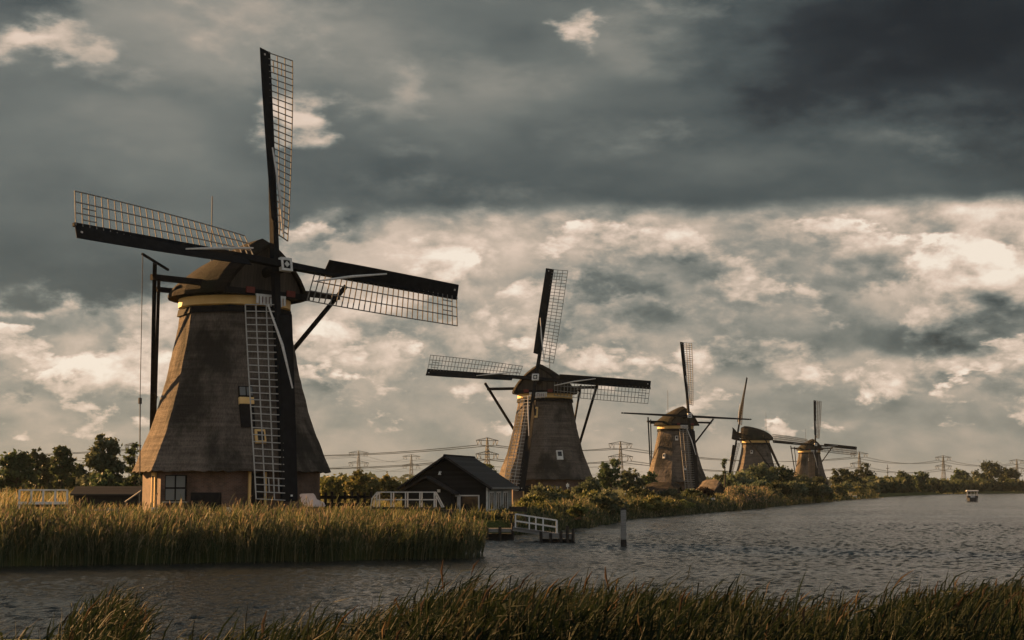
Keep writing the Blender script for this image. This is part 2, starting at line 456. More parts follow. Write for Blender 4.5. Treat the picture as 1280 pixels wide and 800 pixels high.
M['plume'] = leaf_mat('reed_plumes', [(0, (.11, .078, .058)), (.5, (.20, .145, .108)), (1, (.34, .25, .18))], .4, .8)
M['near_reed'] = leaf_mat('near_reed_leaves', [(0, (.007, .012, .006)), (.5, (.013, .021, .010)), (.85, (.023, .031, .014)), (1, (.062, .048, .027))], .35)  # darker copy of the reed colours, cloud shade painted in
M['near_plume'] = leaf_mat('near_reed_plumes', [(0, (.040, .027, .018)), (.6, (.075, .050, .032)), (1, (.16, .115, .07))], .35, .8)  # plumes darkened alike, shade put into the colour
M['grass'] = leaf_mat('grass_blades', [(0, (.046, .066, .022)), (.5, (.115, .130, .045)), (.8, (.23, .20, .085)), (1, (.36, .28, .14))], .35)

# ------------------------------------------------------------------ land, water
WATER = [(-140, 46), (-60, 54.5), (-40, 57.5), (-19.4, 60.6), (-8, 65.3), (-2.0, 67.6), (-.7, 68.4), (-.9, 72), (-1.4, 82), (-1.6, 98), (-.6, 101.5), (.5, 101.5), (3, 105.5), (5.6, 118), (12.0, 154),
         (25, 194), (35.8, 231), (60, 316), (106, 461), (160, 620), (203, 745), (250, 790), (1500, 800), (1500, 24), (60, 29), (10, 30), (-60, 31), (-140, 31)]
WP = np.array(WATER, float)

def water_sd(x, y):
    """signed distance to the shoreline: positive on land"""
    x = np.asarray(x, float); y = np.asarray(y, float); d = np.full(x.shape, 1e9); inside = np.zeros(x.shape, bool)
    for (x0, y0), (x1, y1) in zip(WP, np.roll(WP, -1, 0)):
        ex, ey = x1 - x0, y1 - y0; t = np.clip(((x - x0) * ex + (y - y0) * ey) / (ex * ex + ey * ey), 0, 1)
        d = np.minimum(d, np.hypot(x - x0 - t * ex, y - y0 - t * ey))
        c = (y0 > y) != (y1 > y)
        with np.errstate(divide='ignore', invalid='ignore'):
            inside ^= c & (x < (x1 - x0) * (y - y0) / ((y1 - y0) if y1 != y0 else 1e-9) + x0)
    return np.where(inside, -d, d)

def ground_z(x, y):
    x = np.asarray(x, float); y = np.asarray(y, float)
    d = water_sd(x, y) + .35 * np.sin(x * .9 + y * .35) * np.sin(y * .7 - x * .3)
    s = np.clip((d + .6) / 3.4, 0, 1); s = s * s * (3 - 2 * s)
    z = -1.2 + s * 2.1
    near = np.clip((30 - y) / 26, 0, 1) * (d > 0)
    z = z + near * .9 - .55 * (d > 0) * np.clip((34 - y) / 4, 0, 1)
    return z + .06 * np.sin(x * .31 + 1.3) * np.sin(y * .23) * (d > 3)

def spaced(a, b, start, grow, far):
    out = [0.0]; st = start
    while out[-1] < far: out.append(out[-1] + st); st = min(st * grow, far / 12)
    return out
xs = sorted(set([-x - 30 for x in spaced(0, 0, .9, 1.10, 3400)] + list(np.arange(-30, 30, .75)) + [x + 30 for x in spaced(0, 0, .8, 1.07, 3400)]))
ys = sorted(set([-y for y in spaced(0, 0, 3, 1.3, 70)][1:] + list(np.arange(0, 52, 1.2)) + list(np.arange(52, 124, .7)) + [124 + y for y in spaced(0, 0, .8, 1.025, 3300)]))
gx, gy = np.meshgrid(xs, ys); gz = ground_z(gx, gy)
nx, ny = len(xs), len(ys)
ii = (np.arange(ny - 1)[:, None] * nx + np.arange(nx - 1)[None, :]).ravel()
m, n, b = new_mat('meadow'); o = objco(n)
f = noise(n, o, .055, 5, .6) * .5 + noise(n, o, 1.3, 5, .65) * .5
c = ramp(n, f, [(.30, (.028, .040, .014)), (.47, (.056, .070, .022)), (.60, (.095, .095, .034)), (.75, (.15, .125, .05))])
n.links.new(c.s, b.inputs['Base Color']); b.inputs['Roughness'].default_value = .95; b.inputs['Specular IOR Level'].default_value = .1
bump(n, b, noise(n, o, 4, 5, .7), .8, .15)
g = np_mesh('ground', np.stack([gx, gy, gz], -1).reshape(-1, 3), np.stack([ii, ii + 1, ii + nx + 1, ii + nx], 1), [m]); tag(g, kind='structure')

m, n, b = new_mat('canal_water'); o = objco(n)
w1 = noise(n, stretch(n, o, 1.0, .55, 1.0), 6.5, 3, .65, .3)
gust = noise(n, stretch(n, o, .30, 1.0, 1.0), .075, 4, .6).step(.36, .62, .35, 1.0)
b.inputs['Base Color'].default_value = (.022, .026, .027, 1); b.inputs['Roughness'].default_value = .13; b.inputs['IOR'].default_value = 1.33
bump(n, b, w1 * gust, 1.0, .16)
# wind chop as real waves: a sum of short crests running before a westerly breeze, in patches of stronger and weaker gusts
rg = np.random.default_rng(4)
uu = np.linspace(-.60, .60, 1400); yy = [24.0]
while yy[-1] < 880: yy.append(yy[-1] * 1.0030)
yy = np.array(yy); wy = np.repeat(yy[:, None], len(uu), 1); wx = wy * uu[None, :]
hz_ = np.zeros_like(wx)
for k_ in range(46):
    lam = .26 * (4.2 ** rg.random()); th = R(-68) + rg.normal(0, .75); kk = 2 * math.pi / lam
    hz_ += (.046 * lam ** .85 / 6.8) * np.sin(kk * (wx * math.cos(th) + wy * math.sin(th)) + rg.random() * 6.28 + .9 * np.sin(wx * .13 + k_) * np.cos(wy * .09 + 2 * k_))
gst = .80 + .35 * np.sin(wy * .085 + .8 * np.sin(wx * .05)) * np.sin(wx * .045 + wy * .012 + 1.0)
hz_ *= np.clip(gst, .62, 1.15)
nxw = len(uu); iw = (np.arange(len(yy) - 1)[:, None] * nxw + np.arange(nxw - 1)[None, :]).ravel()
wa = np_mesh('canal_water', np.stack([wx, wy, hz_], -1).reshape(-1, 3), np.stack([iw, iw + 1, iw + nxw + 1, iw + nxw], 1), [m])
wa.data.polygons.foreach_set('use_smooth', np.ones(len(wa.data.polygons), bool)); tag(wa, kind='structure')
mb = MB(); mb.add([(-900, 10, -.14), (1600, 10, -.14), (1600, 900, -.14), (-900, 900, -.14)], [(0, 1, 2, 3)])
wf = mb.build('outer_water', m); tag(wf, kind='structure')

# brick-edged terrace at the foot of the nearest windmill
tm, tn, tb = new_mat('terrace_paving'); tf = noise(tn, objco(tn), 2.5, 5, .6); tcol = ramp(tn, tf, [(.3, (.07, .06, .05)), (.7, (.13, .11, .09))]); tn.links.new(tcol.s, tb.inputs['Base Color']); tb.inputs['Roughness'].default_value = .9
mb = MB(); mb.prism([V(-13.6, 84, .6), V(-9.2, 84, .6), V(-9.2, 94, .6), V(-13.6, 94, .6)], (0, 0, .95)); tag(mb.build('terrace', tm), kind='structure')

# ------------------------------------------------------------------ windmills
BODY = [(3.02, 6.02), (3.3, 5.88), (3.8, 5.66), (4.6, 5.36), (5.3, 5.06), (6.1, 4.78), (7.0, 4.50), (8.0, 4.24), (9.2, 3.96), (10.4, 3.70), (11.6, 3.48), (12.55, 3.32)]

def body_r(z):
    for (z0, r0), (z1, r1) in zip(BODY, BODY[1:]):
        if z <= z1: return r0 + (r1 - r0) * max(0, (z - z0) / (z1 - z0))
    return BODY[-1][1]

def oct_ring(rad, z, a0, sub=6, soft=0.10, wob=0.0, seed=0):
    pts = []
    for k in range(8 * sub):
        t = 2 * math.pi * k / (8 * sub)
        local = (t % (math.pi / 4)) - math.pi / 8
        r_ = rad * math.cos(math.pi / 8) / math.cos(local)
        r_ = r_ * (1 - soft) + rad * 0.965 * soft
        if wob: r_ += wob * math.sin(5 * t + z * 1.3 + seed) * math.sin(3.1 * t - z * 0.9)
        pts.append(V(r_ * math.cos(t + a0), r_ * math.sin(t + a0), z))
    return pts

def windmill(label, loc, front, rot, inc, va, hub_dist=4.5, hub_z=15.15, details=(), first=False, rod=4.4, sail_len=14.0, stocks=(.20, -.18), bare=(), lw=.055, lath='lath'):
    """front: world bearing (deg, ccw from +X) the cap looks along; va: bearing of one corner of the octagon"""
    rz = R(front + 90); t = thing('windmill', label, 'windmill', loc, rz, 'thatched windmills along the canal')
    a0 = R(va) - rz
    F = lambda mid: R(mid) - rz                      # local angle of a facet given its world bearing
    def on_facet(mid, s, z, out=0.0, rad=None):
        a = F(mid); ap = (body_r(z) if rad is None else rad) * math.cos(math.pi / 8) + out
        return V(ap * math.cos(a) - s * math.sin(a), ap * math.sin(a) + s * math.cos(a), z)
    def facet_box(mb, mid, s, z, w, h, d, out=0.0, rad=None, slope=True, mi=0):
        a = F(mid); n_ = V(math.cos(a), math.sin(a), 0); u_ = V(-math.sin(a), math.cos(a), 0)
        if slope and rad is None:
            k = (body_r(z + .3) - body_r(z - .3)) / .6; up = (V(0, 0, 1) + n_ * k * math.cos(math.pi / 8)).normalized()
            n2 = u_.cross(up)
        else: up, n2 = V(0, 0, 1), n_
        mb.frame(on_facet(mid, s, z, out, rad), u_, up, n2, w / 2, h / 2, d / 2, mi)
    # --- brick base
    m = MB(); m.loft([oct_ring(5.32, z, a0, 4, .02) for z in (-.6, 1.5, 3.10)]); m.build('brick_base', M['brick'], t)
    base = t.children[-1] if t.children else None
    base = [o for o in bpy.data.objects if o.parent == t][-1]
    # --- thatched smock
    m = MB(); rings = [oct_ring(5.15, 3.16, a0, 16), oct_ring(5.86, 2.99, a0, 16)]
    zz = [3.02 + (12.55 - 3.02) * i / 26 for i in range(27)]
    rings += [oct_ring(body_r(z), z, a0, 16, .10, .03, va) for z in zz]; r6 = random.Random(int(va * 10) + 3)
    for p in range(128):
        dz_ = r6.uniform(-.07, .05); rings[1][p].z += dz_; rings[2][p].z += dz_
    for rr_ in rings[3:]:
        for p in rr_: k_ = 1 + r6.uniform(-.004, .004); p.x *= k_; p.y *= k_
    m.loft(rings); m.build('thatched_body', M['thatch'], t, smooth=False)
    smock = [o for o in bpy.data.objects if o.parent == t and o.name.startswith('thatched_body')][-1]
    # --- eaves board, ochre curb band, cap sill
    m = MB(); m.loft([oct_ring(r_, z, a0, 1, 0) for r_, z in ((3.2, 12.48), (3.50, 12.44), (3.42, 12.86), (3.0, 12.90))]); m.build('eaves_board', M['tar'], t)
    m = MB(); m.loft([[V(r_ * math.cos(2 * math.pi * k / 32), r_ * math.sin(2 * math.pi * k / 32), z) for k in range(32)] for r_, z in ((3.2, 12.86), (3.40, 12.93), (3.40, 13.44), (3.1, 13.47))]); m.build('ochre_band', M['yellow'], t)
    m = MB(); m.loft([[V(r_ * math.cos(2 * math.pi * k / 32), r_ * math.sin(2 * math.pi * k / 32), z) for k in range(32)] for r_, z in ((2.9, 13.41), (3.50, 13.46), (3.58, 13.55), (3.52, 13.68), (2.9, 13.72))]); m.build('curb_ring', M['tar'], t)
    # --- cap: a thatched boat-shaped roof, tall at the front, running down to the rear
    prof = [(1.0, 0), (1.0, .07), (.94, .21), (.82, .38), (.66, .55), (.49, .71), (.28, .86), (.11, .96), (0, 1.0)]
    arch = prof + [(-x, z) for x, z in prof[-2::-1]]
    secs = [(-3.55, 3.02, 3.12), (-2.7, 3.40, 3.52), (-1.7, 3.74, 3.44), (-.4, 3.96, 3.16), (.9, 3.88, 2.80), (2.1, 3.45, 2.34), (3.1, 2.72, 1.80), (3.8, 1.85, 1.25), (4.2, .9, .7)]
    m = MB(); zc = 13.52
    out = [[V(x * w, y + .35 * (1 - z) * (y < -3), zc + z * h) for x, z in arch] for y, w, h in secs]
    m.loft(out, closed=False); m.f.append(tuple(range(len(m.v) - len(arch), len(m.v)))); m.mi.append(0)
    inn = [[V(x * (w - .22), y + .35 * (1 - z) * (y < -3), zc + z * (h - .22)) for x, z in arch] for y, w, h in secs[:2]]
    o_ = len(m.v); n_ = len(arch); m.loft(inn, closed=False)
    for k in range(n_ - 1): m.f.append((k, o_ + k, o_ + k + 1, k + 1)); m.mi.append(0)
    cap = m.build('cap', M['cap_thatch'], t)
    m = MB(); w, h = 3.02 - .2, 3.12 - .2; yf = -3.25
    m.prism([V(x * w, yf + .35 * (1 - z), zc + z * h) for x, z in arch], (0, .15, 0)); m.build('front_boards', M['brown_board'], cap)
    m = MB(); m.beam((-3.05, -3.35, 13.62), (3.05, -3.35, 13.62), .30, .36); m.build('front_beam', M['tar'], cap)
    # painted beard board under the shaft
    m = MB()
    for k in range(9):
        x = -1.0 + k * .25; m.box((x, -3.62, 13.20 - .10 * (1 - abs(x)) ), (.15, .07, .50 + .12 * (k % 2)), 0)
    m.box((0, -3.60, 13.46), (2.2, .08, .14)); m.build('beard_board', M['white'], cap)
    m = MB(); m.box((-1.5, -3.60, 13.72), (.62, .07, .36)); m.box((1.5, -3.60, 13.72), (.62, .07, .36)); m.box((0, -3.57, 13.25), (1.5, .04, .42)); m.build('red_panel', M['red'], cap)
    # lightning rod
    m = MB(); m.tube([(0, 2.6, 15.0), (0, 2.6, 15.9 + rod)], [.045, .03], 6); m.build('lightning_rod', M['steel'], t)
    # --- long and short cross beams with the braces down to the tail
    tailb = V(0, 8.4, .35)
    m = MB(); m.beam((-6.95, -1.5, 14.15), (6.95, -1.5, 14.15), .30, .34); m.build('long_cross_beam', M['tar'], t)
    m = MB(); m.beam((-4.0, 2.5, 14.05), (4.0, 2.5, 14.05), .26, .30); m.build('short_cross_beam', M['tar'], t)
    for s_ in (-1, 1):
        p = V(6.75 * s_, -1.5, 14.1); d = (tailb + V(.25 * s_, 0, 0)) - p
        m = MB(); m.beam(p - d * .055, p + d, .24); m.build('long_brace', M['tar'], t)
        p = V(3.85 * s_, 2.5, 14.0); d = (tailb + V(.1 * s_, 0, .4)) - p
        m = MB(); m.beam(p - d * .05, p + d, .20); m.build('short_brace', M['tar'], t)
        a_ = V(6.75 * s_, -1.5, 14.1).lerp(tailb, .46); b_ = V(3.85 * s_, 2.5, 14.0).lerp(tailb, .46); e_ = (b_ - a_).normalized()
        m = MB(); m.beam(a_ - e_ * .6, b_ + e_ * .6, .12); m.build('brace_tie', M['tar'], t)
    m = MB(); m.beam((0, 2.2, 14.4), tailb + V(0, .3, -.2), .34, .34, .42, .42); tp = m.build('tail_pole', M['tar'], t)
    m = MB()
    for k in range(8):
        a_ = math.pi * k / 4; m.beam(tailb + V(.35, 0, 1.0), tailb + V(.35, .9 * math.cos(a_), 1.0 + .9 * math.sin(a_)), .07)
    m.build('winch_wheel', M['dark_wood'], tp)
    # --- windshaft, iron poll end with its painted square, sails
    i = R(inc); n3 = V(0, -math.cos(i), math.sin(i)); w3 = V(0, math.sin(i), math.cos(i)); u3 = V(1, 0, 0)
    hub = V(0, -hub_dist, hub_z)
    m = MB(); m.tube([hub - n3 * 3.2, hub - n3 * .4], [.34, .30], 12); m.build('windshaft', M['tar'], t)
    m = MB(); m.frame(hub + n3 * .05, u3, w3, n3, .30, .30, .52); pe = m.build('poll_end', M['black_paint'], t)
    m = MB()
    for a_, b_, la in ((u3, w3, .40), (w3, u3, .40)):
        for sg in (-1, 1): m.frame(hub + n3 * .50 + a_ * (sg * .33), b_, a_, n3, la if a_ is u3 else .26, .075, .14)
    m.frame(hub + n3 * .63, (u3 + w3).normalized(), (w3 - u3).normalized(), n3, .13, .13, .03)
    m.build('painted_square', M['white'], pe)
    L_ = sail_len
    dirs = []
    for k in range(4):
        th = R(90 + 90 * k + rot); dirs.append((u3 * math.cos(th) + w3 * math.sin(th), u3 * -math.sin(th) + w3 * math.cos(th)))
    for k in range(4):
        d, lead = dirs[k]; off = n3 * stocks[k % 2]
        o0 = hub + off
        sl = thing('sail', None, None); sl.parent = t
        for key in ('label', 'category'):
            if key in sl: del sl[key]
        m = MB(); m.beam(o0, o0 + d * L_, .40, .42, .20, .22, up=n3); m.build('stock', M['black_paint'], sl)
        def tw(r_): return R(27) * (1 - (r_ - 2) / 12) ** 1.3 + R(3)
        def pt(r_, s_):                           # s_: metres from the stock towards the trailing edge
            a_ = tw(r_); return o0 + d * r_ + (-lead) * (s_ * math.cos(a_)) - n3 * (s_ * math.sin(a_) - .10)
        if k in bare:
            m = MB(); c_ = o0 + d * (L_ - .35) + n3 * .14; m.frame(c_, d, lead, n3, .05, .05, .03); m.build('tip_mark', M['white'], sl); continue
        m = MB(); nb = 28; r0, r1, wd = 2.25, L_ - .08, 1.92
        for j in range(nb + 1):
            r_ = r0 + (r1 - r0) * j / nb; m.beam(pt(r_, -.12), pt(r_, wd), lw, lw * .9, up=d)
        for s_ in (.66, 1.28, 1.90):
            for j in range(12):
                ra, rb = r0 + (r1 - r0) * j / 12, r0 + (r1 - r0) * (j + 1) / 12
                m.beam(pt(ra, s_), pt(rb + .02, s_), lw, lw, up=n3)
        for j in range(2): m.beam(pt(r1 - .4 - .03, .66 * j + .33), pt(r1 - 1.25, .66 * j + .33), .05, .05, up=n3)
        m.build('lattice', M['lit_lath' if k == 2 and lw < .06 else lath], sl)  # lower sail takes the lath with light painted in
        m = MB(); tw_b = lambda r_: R(15 + 27 * max(0, 1 - (r_ - 2.9) / 11) ** 1.3); tl_ = lambda r_: lead * math.cos(tw_b(r_)) + n3 * math.sin(tw_b(r_))
        st_ = [2.9 + (L_ - .02 - 2.9) * q_ / 12 for q_ in range(13)]; rings = []
        for r_ in st_:
            A0 = o0 + d * r_ + tl_(r_) * .06 + n3 * .06; nb_ = n3 * math.cos(tw_b(r_)) - lead * math.sin(tw_b(r_))
            rings.append([A0, A0 + tl_(r_) * .80, A0 + tl_(r_) * .80 + nb_ * .05, A0 + nb_ * .05])
        m.loft(rings, cap0=True, cap1=True); tl = tl_(L_)
        m.build('wind_board', M['black_paint'], sl)
        m = MB(); m.tube([pt(2.3, .75) + n3 * .30, pt(4.8, .10) + n3 * .48, pt(7.4, -.45) + n3 * .48], [.05, .085, .045], 7); m.build('furled_sailcloth', M['sailcloth'], sl)
        m = MB(); c_ = o0 + d * (L_ - .35) + tl * .45 + n3 * .14; m.frame(c_, d, tl, n3, .05, .05, .03); m.build('tip_mark', M['white'], sl)
    # --- windows and door
    for kind, mid, s_, z, w_, h_ in details:
        if kind == 'window':
            m = MB(); facet_box(m, mid, s_, z, w_, h_, .34, .02); wf = m.build('window', M['yellow'] if w_ > .55 else M['white'], smock)
            m = MB(); facet_box(m, mid, s_, z, w_ * .62, h_ * .66, .40, .03); m.build('pane', M['glass'], wf)
        elif kind == 'pale_window':
            m = MB(); facet_box(m, mid, s_, z, w_, h_, .34, .02); wf = m.build('window', M['white'], smock)
            m = MB(); facet_box(m, mid, s_ , z + h_ * .12, w_ * .62, h_ * .5, .40, .03); m.build('pane', M['glass'], wf)
        elif kind == 'hatch':
            m = MB(); facet_box(m, mid, s_, z, w_, h_, .30, .0); hf = m.build('hatch', M['tar'], smock)
            m = MB(); facet_box(m, mid, s_, z + h_ * .14, w_ * 1.04, h_ * .16, .38, .03); m.build('sill', M['yellow'], hf)
            m = MB()
            for q_ in (-.25, .25): facet_box(m, mid, s_ + q_ * w_, z + h_ * .36, w_ * .4, h_ * .2, .36, .02)
            m.build('pane', M['curtain_glass'], hf)
        elif kind == 'house_window':
            m = MB(); facet_box(m, mid, s_, z, w_, h_, .10, .06, 5.32, False); wf = m.build('window', M['tar'], base)
            m = MB()
            for qx in (-.25, .25):
                for qz in (-.25, .25): facet_box(m, mid, s_ + qx * w_, z + qz * h_, w_ * .42, h_ * .43, .12, .065, 5.32, False)
            m.build('pane', M['curtain_glass'], wf)
            m = MB(); facet_box(m, mid, s_, z - h_ / 2 - .06, w_ + .24, .10, .24, .10, 5.32, False); m.build('sill', M['grey_wood'], wf)
        elif kind == 'door':
            m = MB(); facet_box(m, mid, s_, z, w_, h_, .12, .05, 5.32, False); df = m.build('door', M['tar'], base)
            m = MB()
            for q_ in (-.5, .5): facet_box(m, mid, s_ + q_ * w_ * 1.1, z + .08, .13, h_ + .16, .20, .08, 5.32, False)
            m.build('door_post', M['yellow'], df)
        elif kind == 'narrow_door':
            m = MB(); facet_box(m, mid, s_, z, w_, h_, .12, .05, 5.32, False); df = m.build('door', M['yellow'], base)
            m = MB(); facet_box(m, mid, s_, z - .05, w_ * .6, h_ * .86, .16, .05, 5.32, False); m.build('door_panel', M['tar'], df)
        elif kind == 'plinth':
            m = MB(); facet_box(m, mid, s_, z, w_, h_, .14, .05, 5.32, False); m.build('tarred_plinth', M['tar'], base)
    if first:       # the hoisting spar with its hanging rope at the end of the long beam
        m = MB(); p = V(-6.9, -1.5, 14.95); m.beam(p + V(-.85, -.2, .45), p + V(1.2, .2, -.25), .12)
        hb = m.build('hoist_spar', M['tar'], t)
        m = MB(); e_ = p + V(-.8, -.2, .4); m.tube([e_, e_ + V(.05, 0, -8.2)], .022, 5); m.tube([e_ + V(.05, 0, -8.2), e_ + V(.06, 0, -8.55)], .10, 6); m.tube([e_ + V(.06, 0, -8.5), e_ + V(.15, 0, -12.5)], .035, 5); m.build('rope', M['rope'], hb)
    return t

GZ = 0.9
def mill_at(px, y): return (across(px, y), y, GZ)
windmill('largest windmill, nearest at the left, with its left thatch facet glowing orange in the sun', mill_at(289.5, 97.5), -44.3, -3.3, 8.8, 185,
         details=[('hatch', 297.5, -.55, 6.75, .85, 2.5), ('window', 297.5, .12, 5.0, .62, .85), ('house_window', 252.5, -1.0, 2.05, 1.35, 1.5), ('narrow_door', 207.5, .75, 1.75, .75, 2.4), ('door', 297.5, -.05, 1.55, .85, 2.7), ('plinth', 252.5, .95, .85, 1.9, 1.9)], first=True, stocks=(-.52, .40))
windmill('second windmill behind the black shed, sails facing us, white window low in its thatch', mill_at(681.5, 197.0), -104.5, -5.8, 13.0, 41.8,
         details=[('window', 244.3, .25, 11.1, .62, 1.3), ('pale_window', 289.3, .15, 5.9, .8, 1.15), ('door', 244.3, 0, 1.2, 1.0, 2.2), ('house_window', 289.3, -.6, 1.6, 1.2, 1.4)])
windmill('third windmill in the row, behind the low thatched hut, its level arms bare poles', mill_at(845, 299.5), -64.2, -1.4, 9.3, 31,
         details=[('pale_window', 273.0, -.3, 11.1, .55, .85), ('pale_window', 273.0, 1.0, 5.6, .5, .8), ('pale_window', 228.0, .3, 7.8, .5, .9)], bare=(1, 3), lw=.085)
windmill('fourth windmill facing away to the left, its tail and braces towards us above the willows', mill_at(945.5, 393), 166.0, 1.0, 10.5, 38, hub_dist=4.2,
         details=[('pale_window', 240, .3, 10.6, .55, .85)], lw=.09, lath='dark_wood')
windmill('farthest and smallest windmill, last of the row before the open water', mill_at(1012.5, 501), -76.1, -5.5, 8.5, 36, hub_dist=4.3,
         details=[('pale_window', 261, -.2, 10.6, .55, .85), ('pale_window', 261, .3, 5.0, .5, .8)], lw=.11, lath='dark_wood')

# ------------------------------------------------------------------ the black boarded shed by the water
def shed():
    y0 = 111.5; t = thing('shed', 'black boarded shed with grey side wall and white windows by the jetty', 'shed', (across(557, y0), y0, GZ), R(-13.5))
    W, D, e, r_ = 2.95, 7.4, 2.2, 4.15          # half width, depth, eaves and ridge height above the ground; the gable looks along -Y
    m = MB(); m.prism([V(-W, 0, -.4), V(W, 0, -.4), V(W, 0, e), V(0, 0, r_ - .12), V(-W, 0, e)], (0, .12, 0)); w1_ = m.build('front_wall', M['black_board'], t)
    m = MB(); m.box((W - .06, D / 2 + .06, (e - .4) / 2), (.12, D - .13, e + .4)); w2_ = m.build('side_wall', M['grey_board'], t)
    m = MB(); m.box((-W + .06, D / 2 + .06, (e - .4) / 2), (.12, D - .13, e + .4)); m.build('far_side_wall', M['black_board'], t)
    m = MB(); m.prism([V(-W + .13, D, -.4), V(W - .13, D, -.4), V(W - .13, D, e), V(0, D, r_ - .12), V(-W + .13, D, e)], (0, -.12, 0)); m.build('rear_wall', M['black_board'], t)
    m = MB()
    for s_ in (-1, 1):
        sl = (r_ - e) / W; ov = .38
        a, b = V(0, -.35, r_), V(s_ * (W + ov), -.35, e - sl * ov); nn = V(s_ * sl, 0, 1).normalized() * .14
        m.prism([a, b, b + nn, a + V(0, 0, .16)], (0, D + .7, 0))
    rf = m.build('roof', M['tile'], t)
    m = MB(); m.tube([(0, -.38, r_ + .14), (0, D + .38, r_ + .14)], .09, 8); m.build('ridge_cap', M['tar'], rf)
    m = MB()
    for s_ in (-1, 1): m.beam((0, -.37, r_ - .02), (s_ * (W + .38), -.37, e - (r_ - e) / W * .38 - .02), .06, .24, up=(0, -1, 0))
    m.build('barge_board', M['black_paint'], rf)
    m = MB(); m.tube([(W + .46, -.3, e - .19), (W + .46, D + .3, e - .19)], .065, 8); m.build('gutter', M['grey_wood'], rf)
    # porch: a smaller gable standing out of the front
    px, pw, ph, pe = -1.05, 1.75, 2.75, 1.75
    m = MB(); m.prism([V(px - pw, -1.1, -.4), V(px + pw, -1.1, -.4), V(px + pw, -1.1, pe), V(px, -1.1, ph - .1), V(px - pw, -1.1, pe)], (0, 1.095, 0)); pm = m.build('porch', M['black_board'], t)
    m = MB()
    for s_ in (-1, 1):
        sl = (ph - pe) / pw; a, b = V(px, -1.4, ph), V(px + s_ * (pw + .3), -1.4, pe - sl * .3); nn = V(s_ * sl, 0, 1).normalized() * .10
        m.prism([a, b, b + nn, a + V(0, 0, .12)], (0, 1.385, 0))
    pr = m.build('porch_roof', M['tile'], pm)
    m = MB()
    for s_ in (-1, 1): m.beam((px, -1.42, ph + .02), (px + s_ * (pw + .3), -1.42, pe - (ph - pe) / pw * .3 + .02), .04, .10, up=(0, -1, 0))
    m.build('barge_board', M['dark_wood'], pr)
    m = MB(); m.box((W + .02, -.02, (e - .4) / 2), (.10, .10, e + .3)); m.build('corner_board', M['white'], t)
    def win(cx, cz, w, h, y, mull, parent, name='window'):
        m = MB()
        for s_ in (-1, 1):
            m.box((cx + s_ * w / 2, y, cz), (.08, .07, h + .08)); m.box((cx, y, cz + s_ * h / 2), (w - .08, .07, .08))
        for k in range(mull): m.box((cx - w / 2 + w * (k + 1) / (mull + 1), y, cz), (.05, .06, h - .08))
        f = m.build(name, M['white'], parent)
        m = MB(); m.box((cx, y + .03, cz), (w - .06, .02, h - .06)); m.build('pane', M['glass'], f)
    win(1.72, .75, 1.35, 1.55, -.05, 0, w1_)
    m = MB(); m.box((.98, -.04, .62), (.09, .08, 2.1)); m.box((.72, -.04, .62), (.40, .06, 2.0)); m.box((.50, -.04, .62), (.06, .08, 2.1)); d_ = m.build('door', M['white'], w1_)
    m = MB(); m.box((.72, -.075, .95), (.26, .02, 1.0)); m.build('pane', M['glass'], d_)
    for cy in (1.2, 3.15, 5.2):
        m = MB()
        for s_ in (-1, 1):
            m.box((W + .03, cy + s_ * .62, 1.15), (.07, .10, 1.28)); m.box((W + .03, cy, 1.15 + s_ * .60), (.07, 1.15, .09))
        m.box((W + .03, cy, 1.15), (.05, .07, 1.12)); f = m.build('window', M['white'], w2_)
        m = MB(); m.box((W + .01, cy, 1.15), (.03, 1.2, 1.15)); m.build('pane', M['glass'], f)
    m = MB(); m.box((-.35, -.14, 3.15), (.10, .26, .10)); m.tube([(-.35, -.30, 3.15), (-.35, -.30, 2.95)], [.05, .12], 8); m.build('wall_lamp', M['white'], w1_)
    m = MB(); m.tube([(px + .9, -1.18, 1.95), (px + .9, -1.18, 1.75)], [.11, .11], 8); m.build('porch_lamp', M['white'], pm)
shed()

# ------------------------------------------------------------------ jetty: gangway with white railing between two dark platforms
def railing(m, a, b, h, n_, t_=.07, mid=1, slant=0):
    a, b = Vector(a), Vector(b)
    for k in range(n_ + 1):
        p = a.lerp(b, k / n_); m.beam(p, p + V(0, 0, h), t_)
    for k in range(mid + 1):
        z = h * (1 - k / (mid + 1)); m.beam(a + V(0, 0, z), b + V(0, 0, z), t_, t_ * .8)
Yj = 90.0
t = thing('gangway', 'short grey wooden gangway with white post-and-rail railing sloping to the landing', 'gangway', (across(641, Yj), Yj, 0))
m = MB(); L_ = across(694, Yj) - across(641, Yj)
a, b = V(0, 0, .74), V(L_ + .1, -.4, .40)
for s_ in (0, .9): m.beam(a + V(0, s_, -.08), b + V(0, s_, -.08), .10, .16)
for k in range(16): p = a.lerp(b, (k + .5) / 16); m.beam(p + V(0, -.12, .03), p + V(0, 1.02, .03), .14, .04)
m.build('deck', M['grey_wood'], t)
for s_ in (-.06, .97):
    m = MB(); railing(m, a + V(.15, s_, 0), b + V(-.02, s_, 0), .76, 3 if s_ < 0 else 2, .075, 1); m.build('railing', M['white'], t)
def platform(label, px0, px1, y, z, posts):
    x0, x1 = across(px0, y), across(px1, y); t = thing('jetty_platform', label, 'jetty', ((x0 + x1) / 2, y, 0)); w = (x1 - x0)
    m = MB(); nb = 9
    for k in range(nb): m.box((0, k * .21, z), (w, .18, .05))
    for s_ in (-.45, .45): m.box((s_ * w, .85, z - .12), (.10, 1.9, .16))
    m.box((0, -.08, z - .06), (w + .06, .05, .22)); m.build('deck', M['grey_wood'], t)
    for k, (fx, top) in enumerate(posts):
        m = MB(); m.tube([(fx * w, -.20, -1.3), (fx * w, -.20, top)], .085, 8); m.build('post', M['dark_wood'], t)
    m = MB(); m.box((0, 1.0, (z - .25) / 2 - .3), (w * .92, 1.5, z + .30)); m.build('crib', M['dark_wood'], t)
    return t
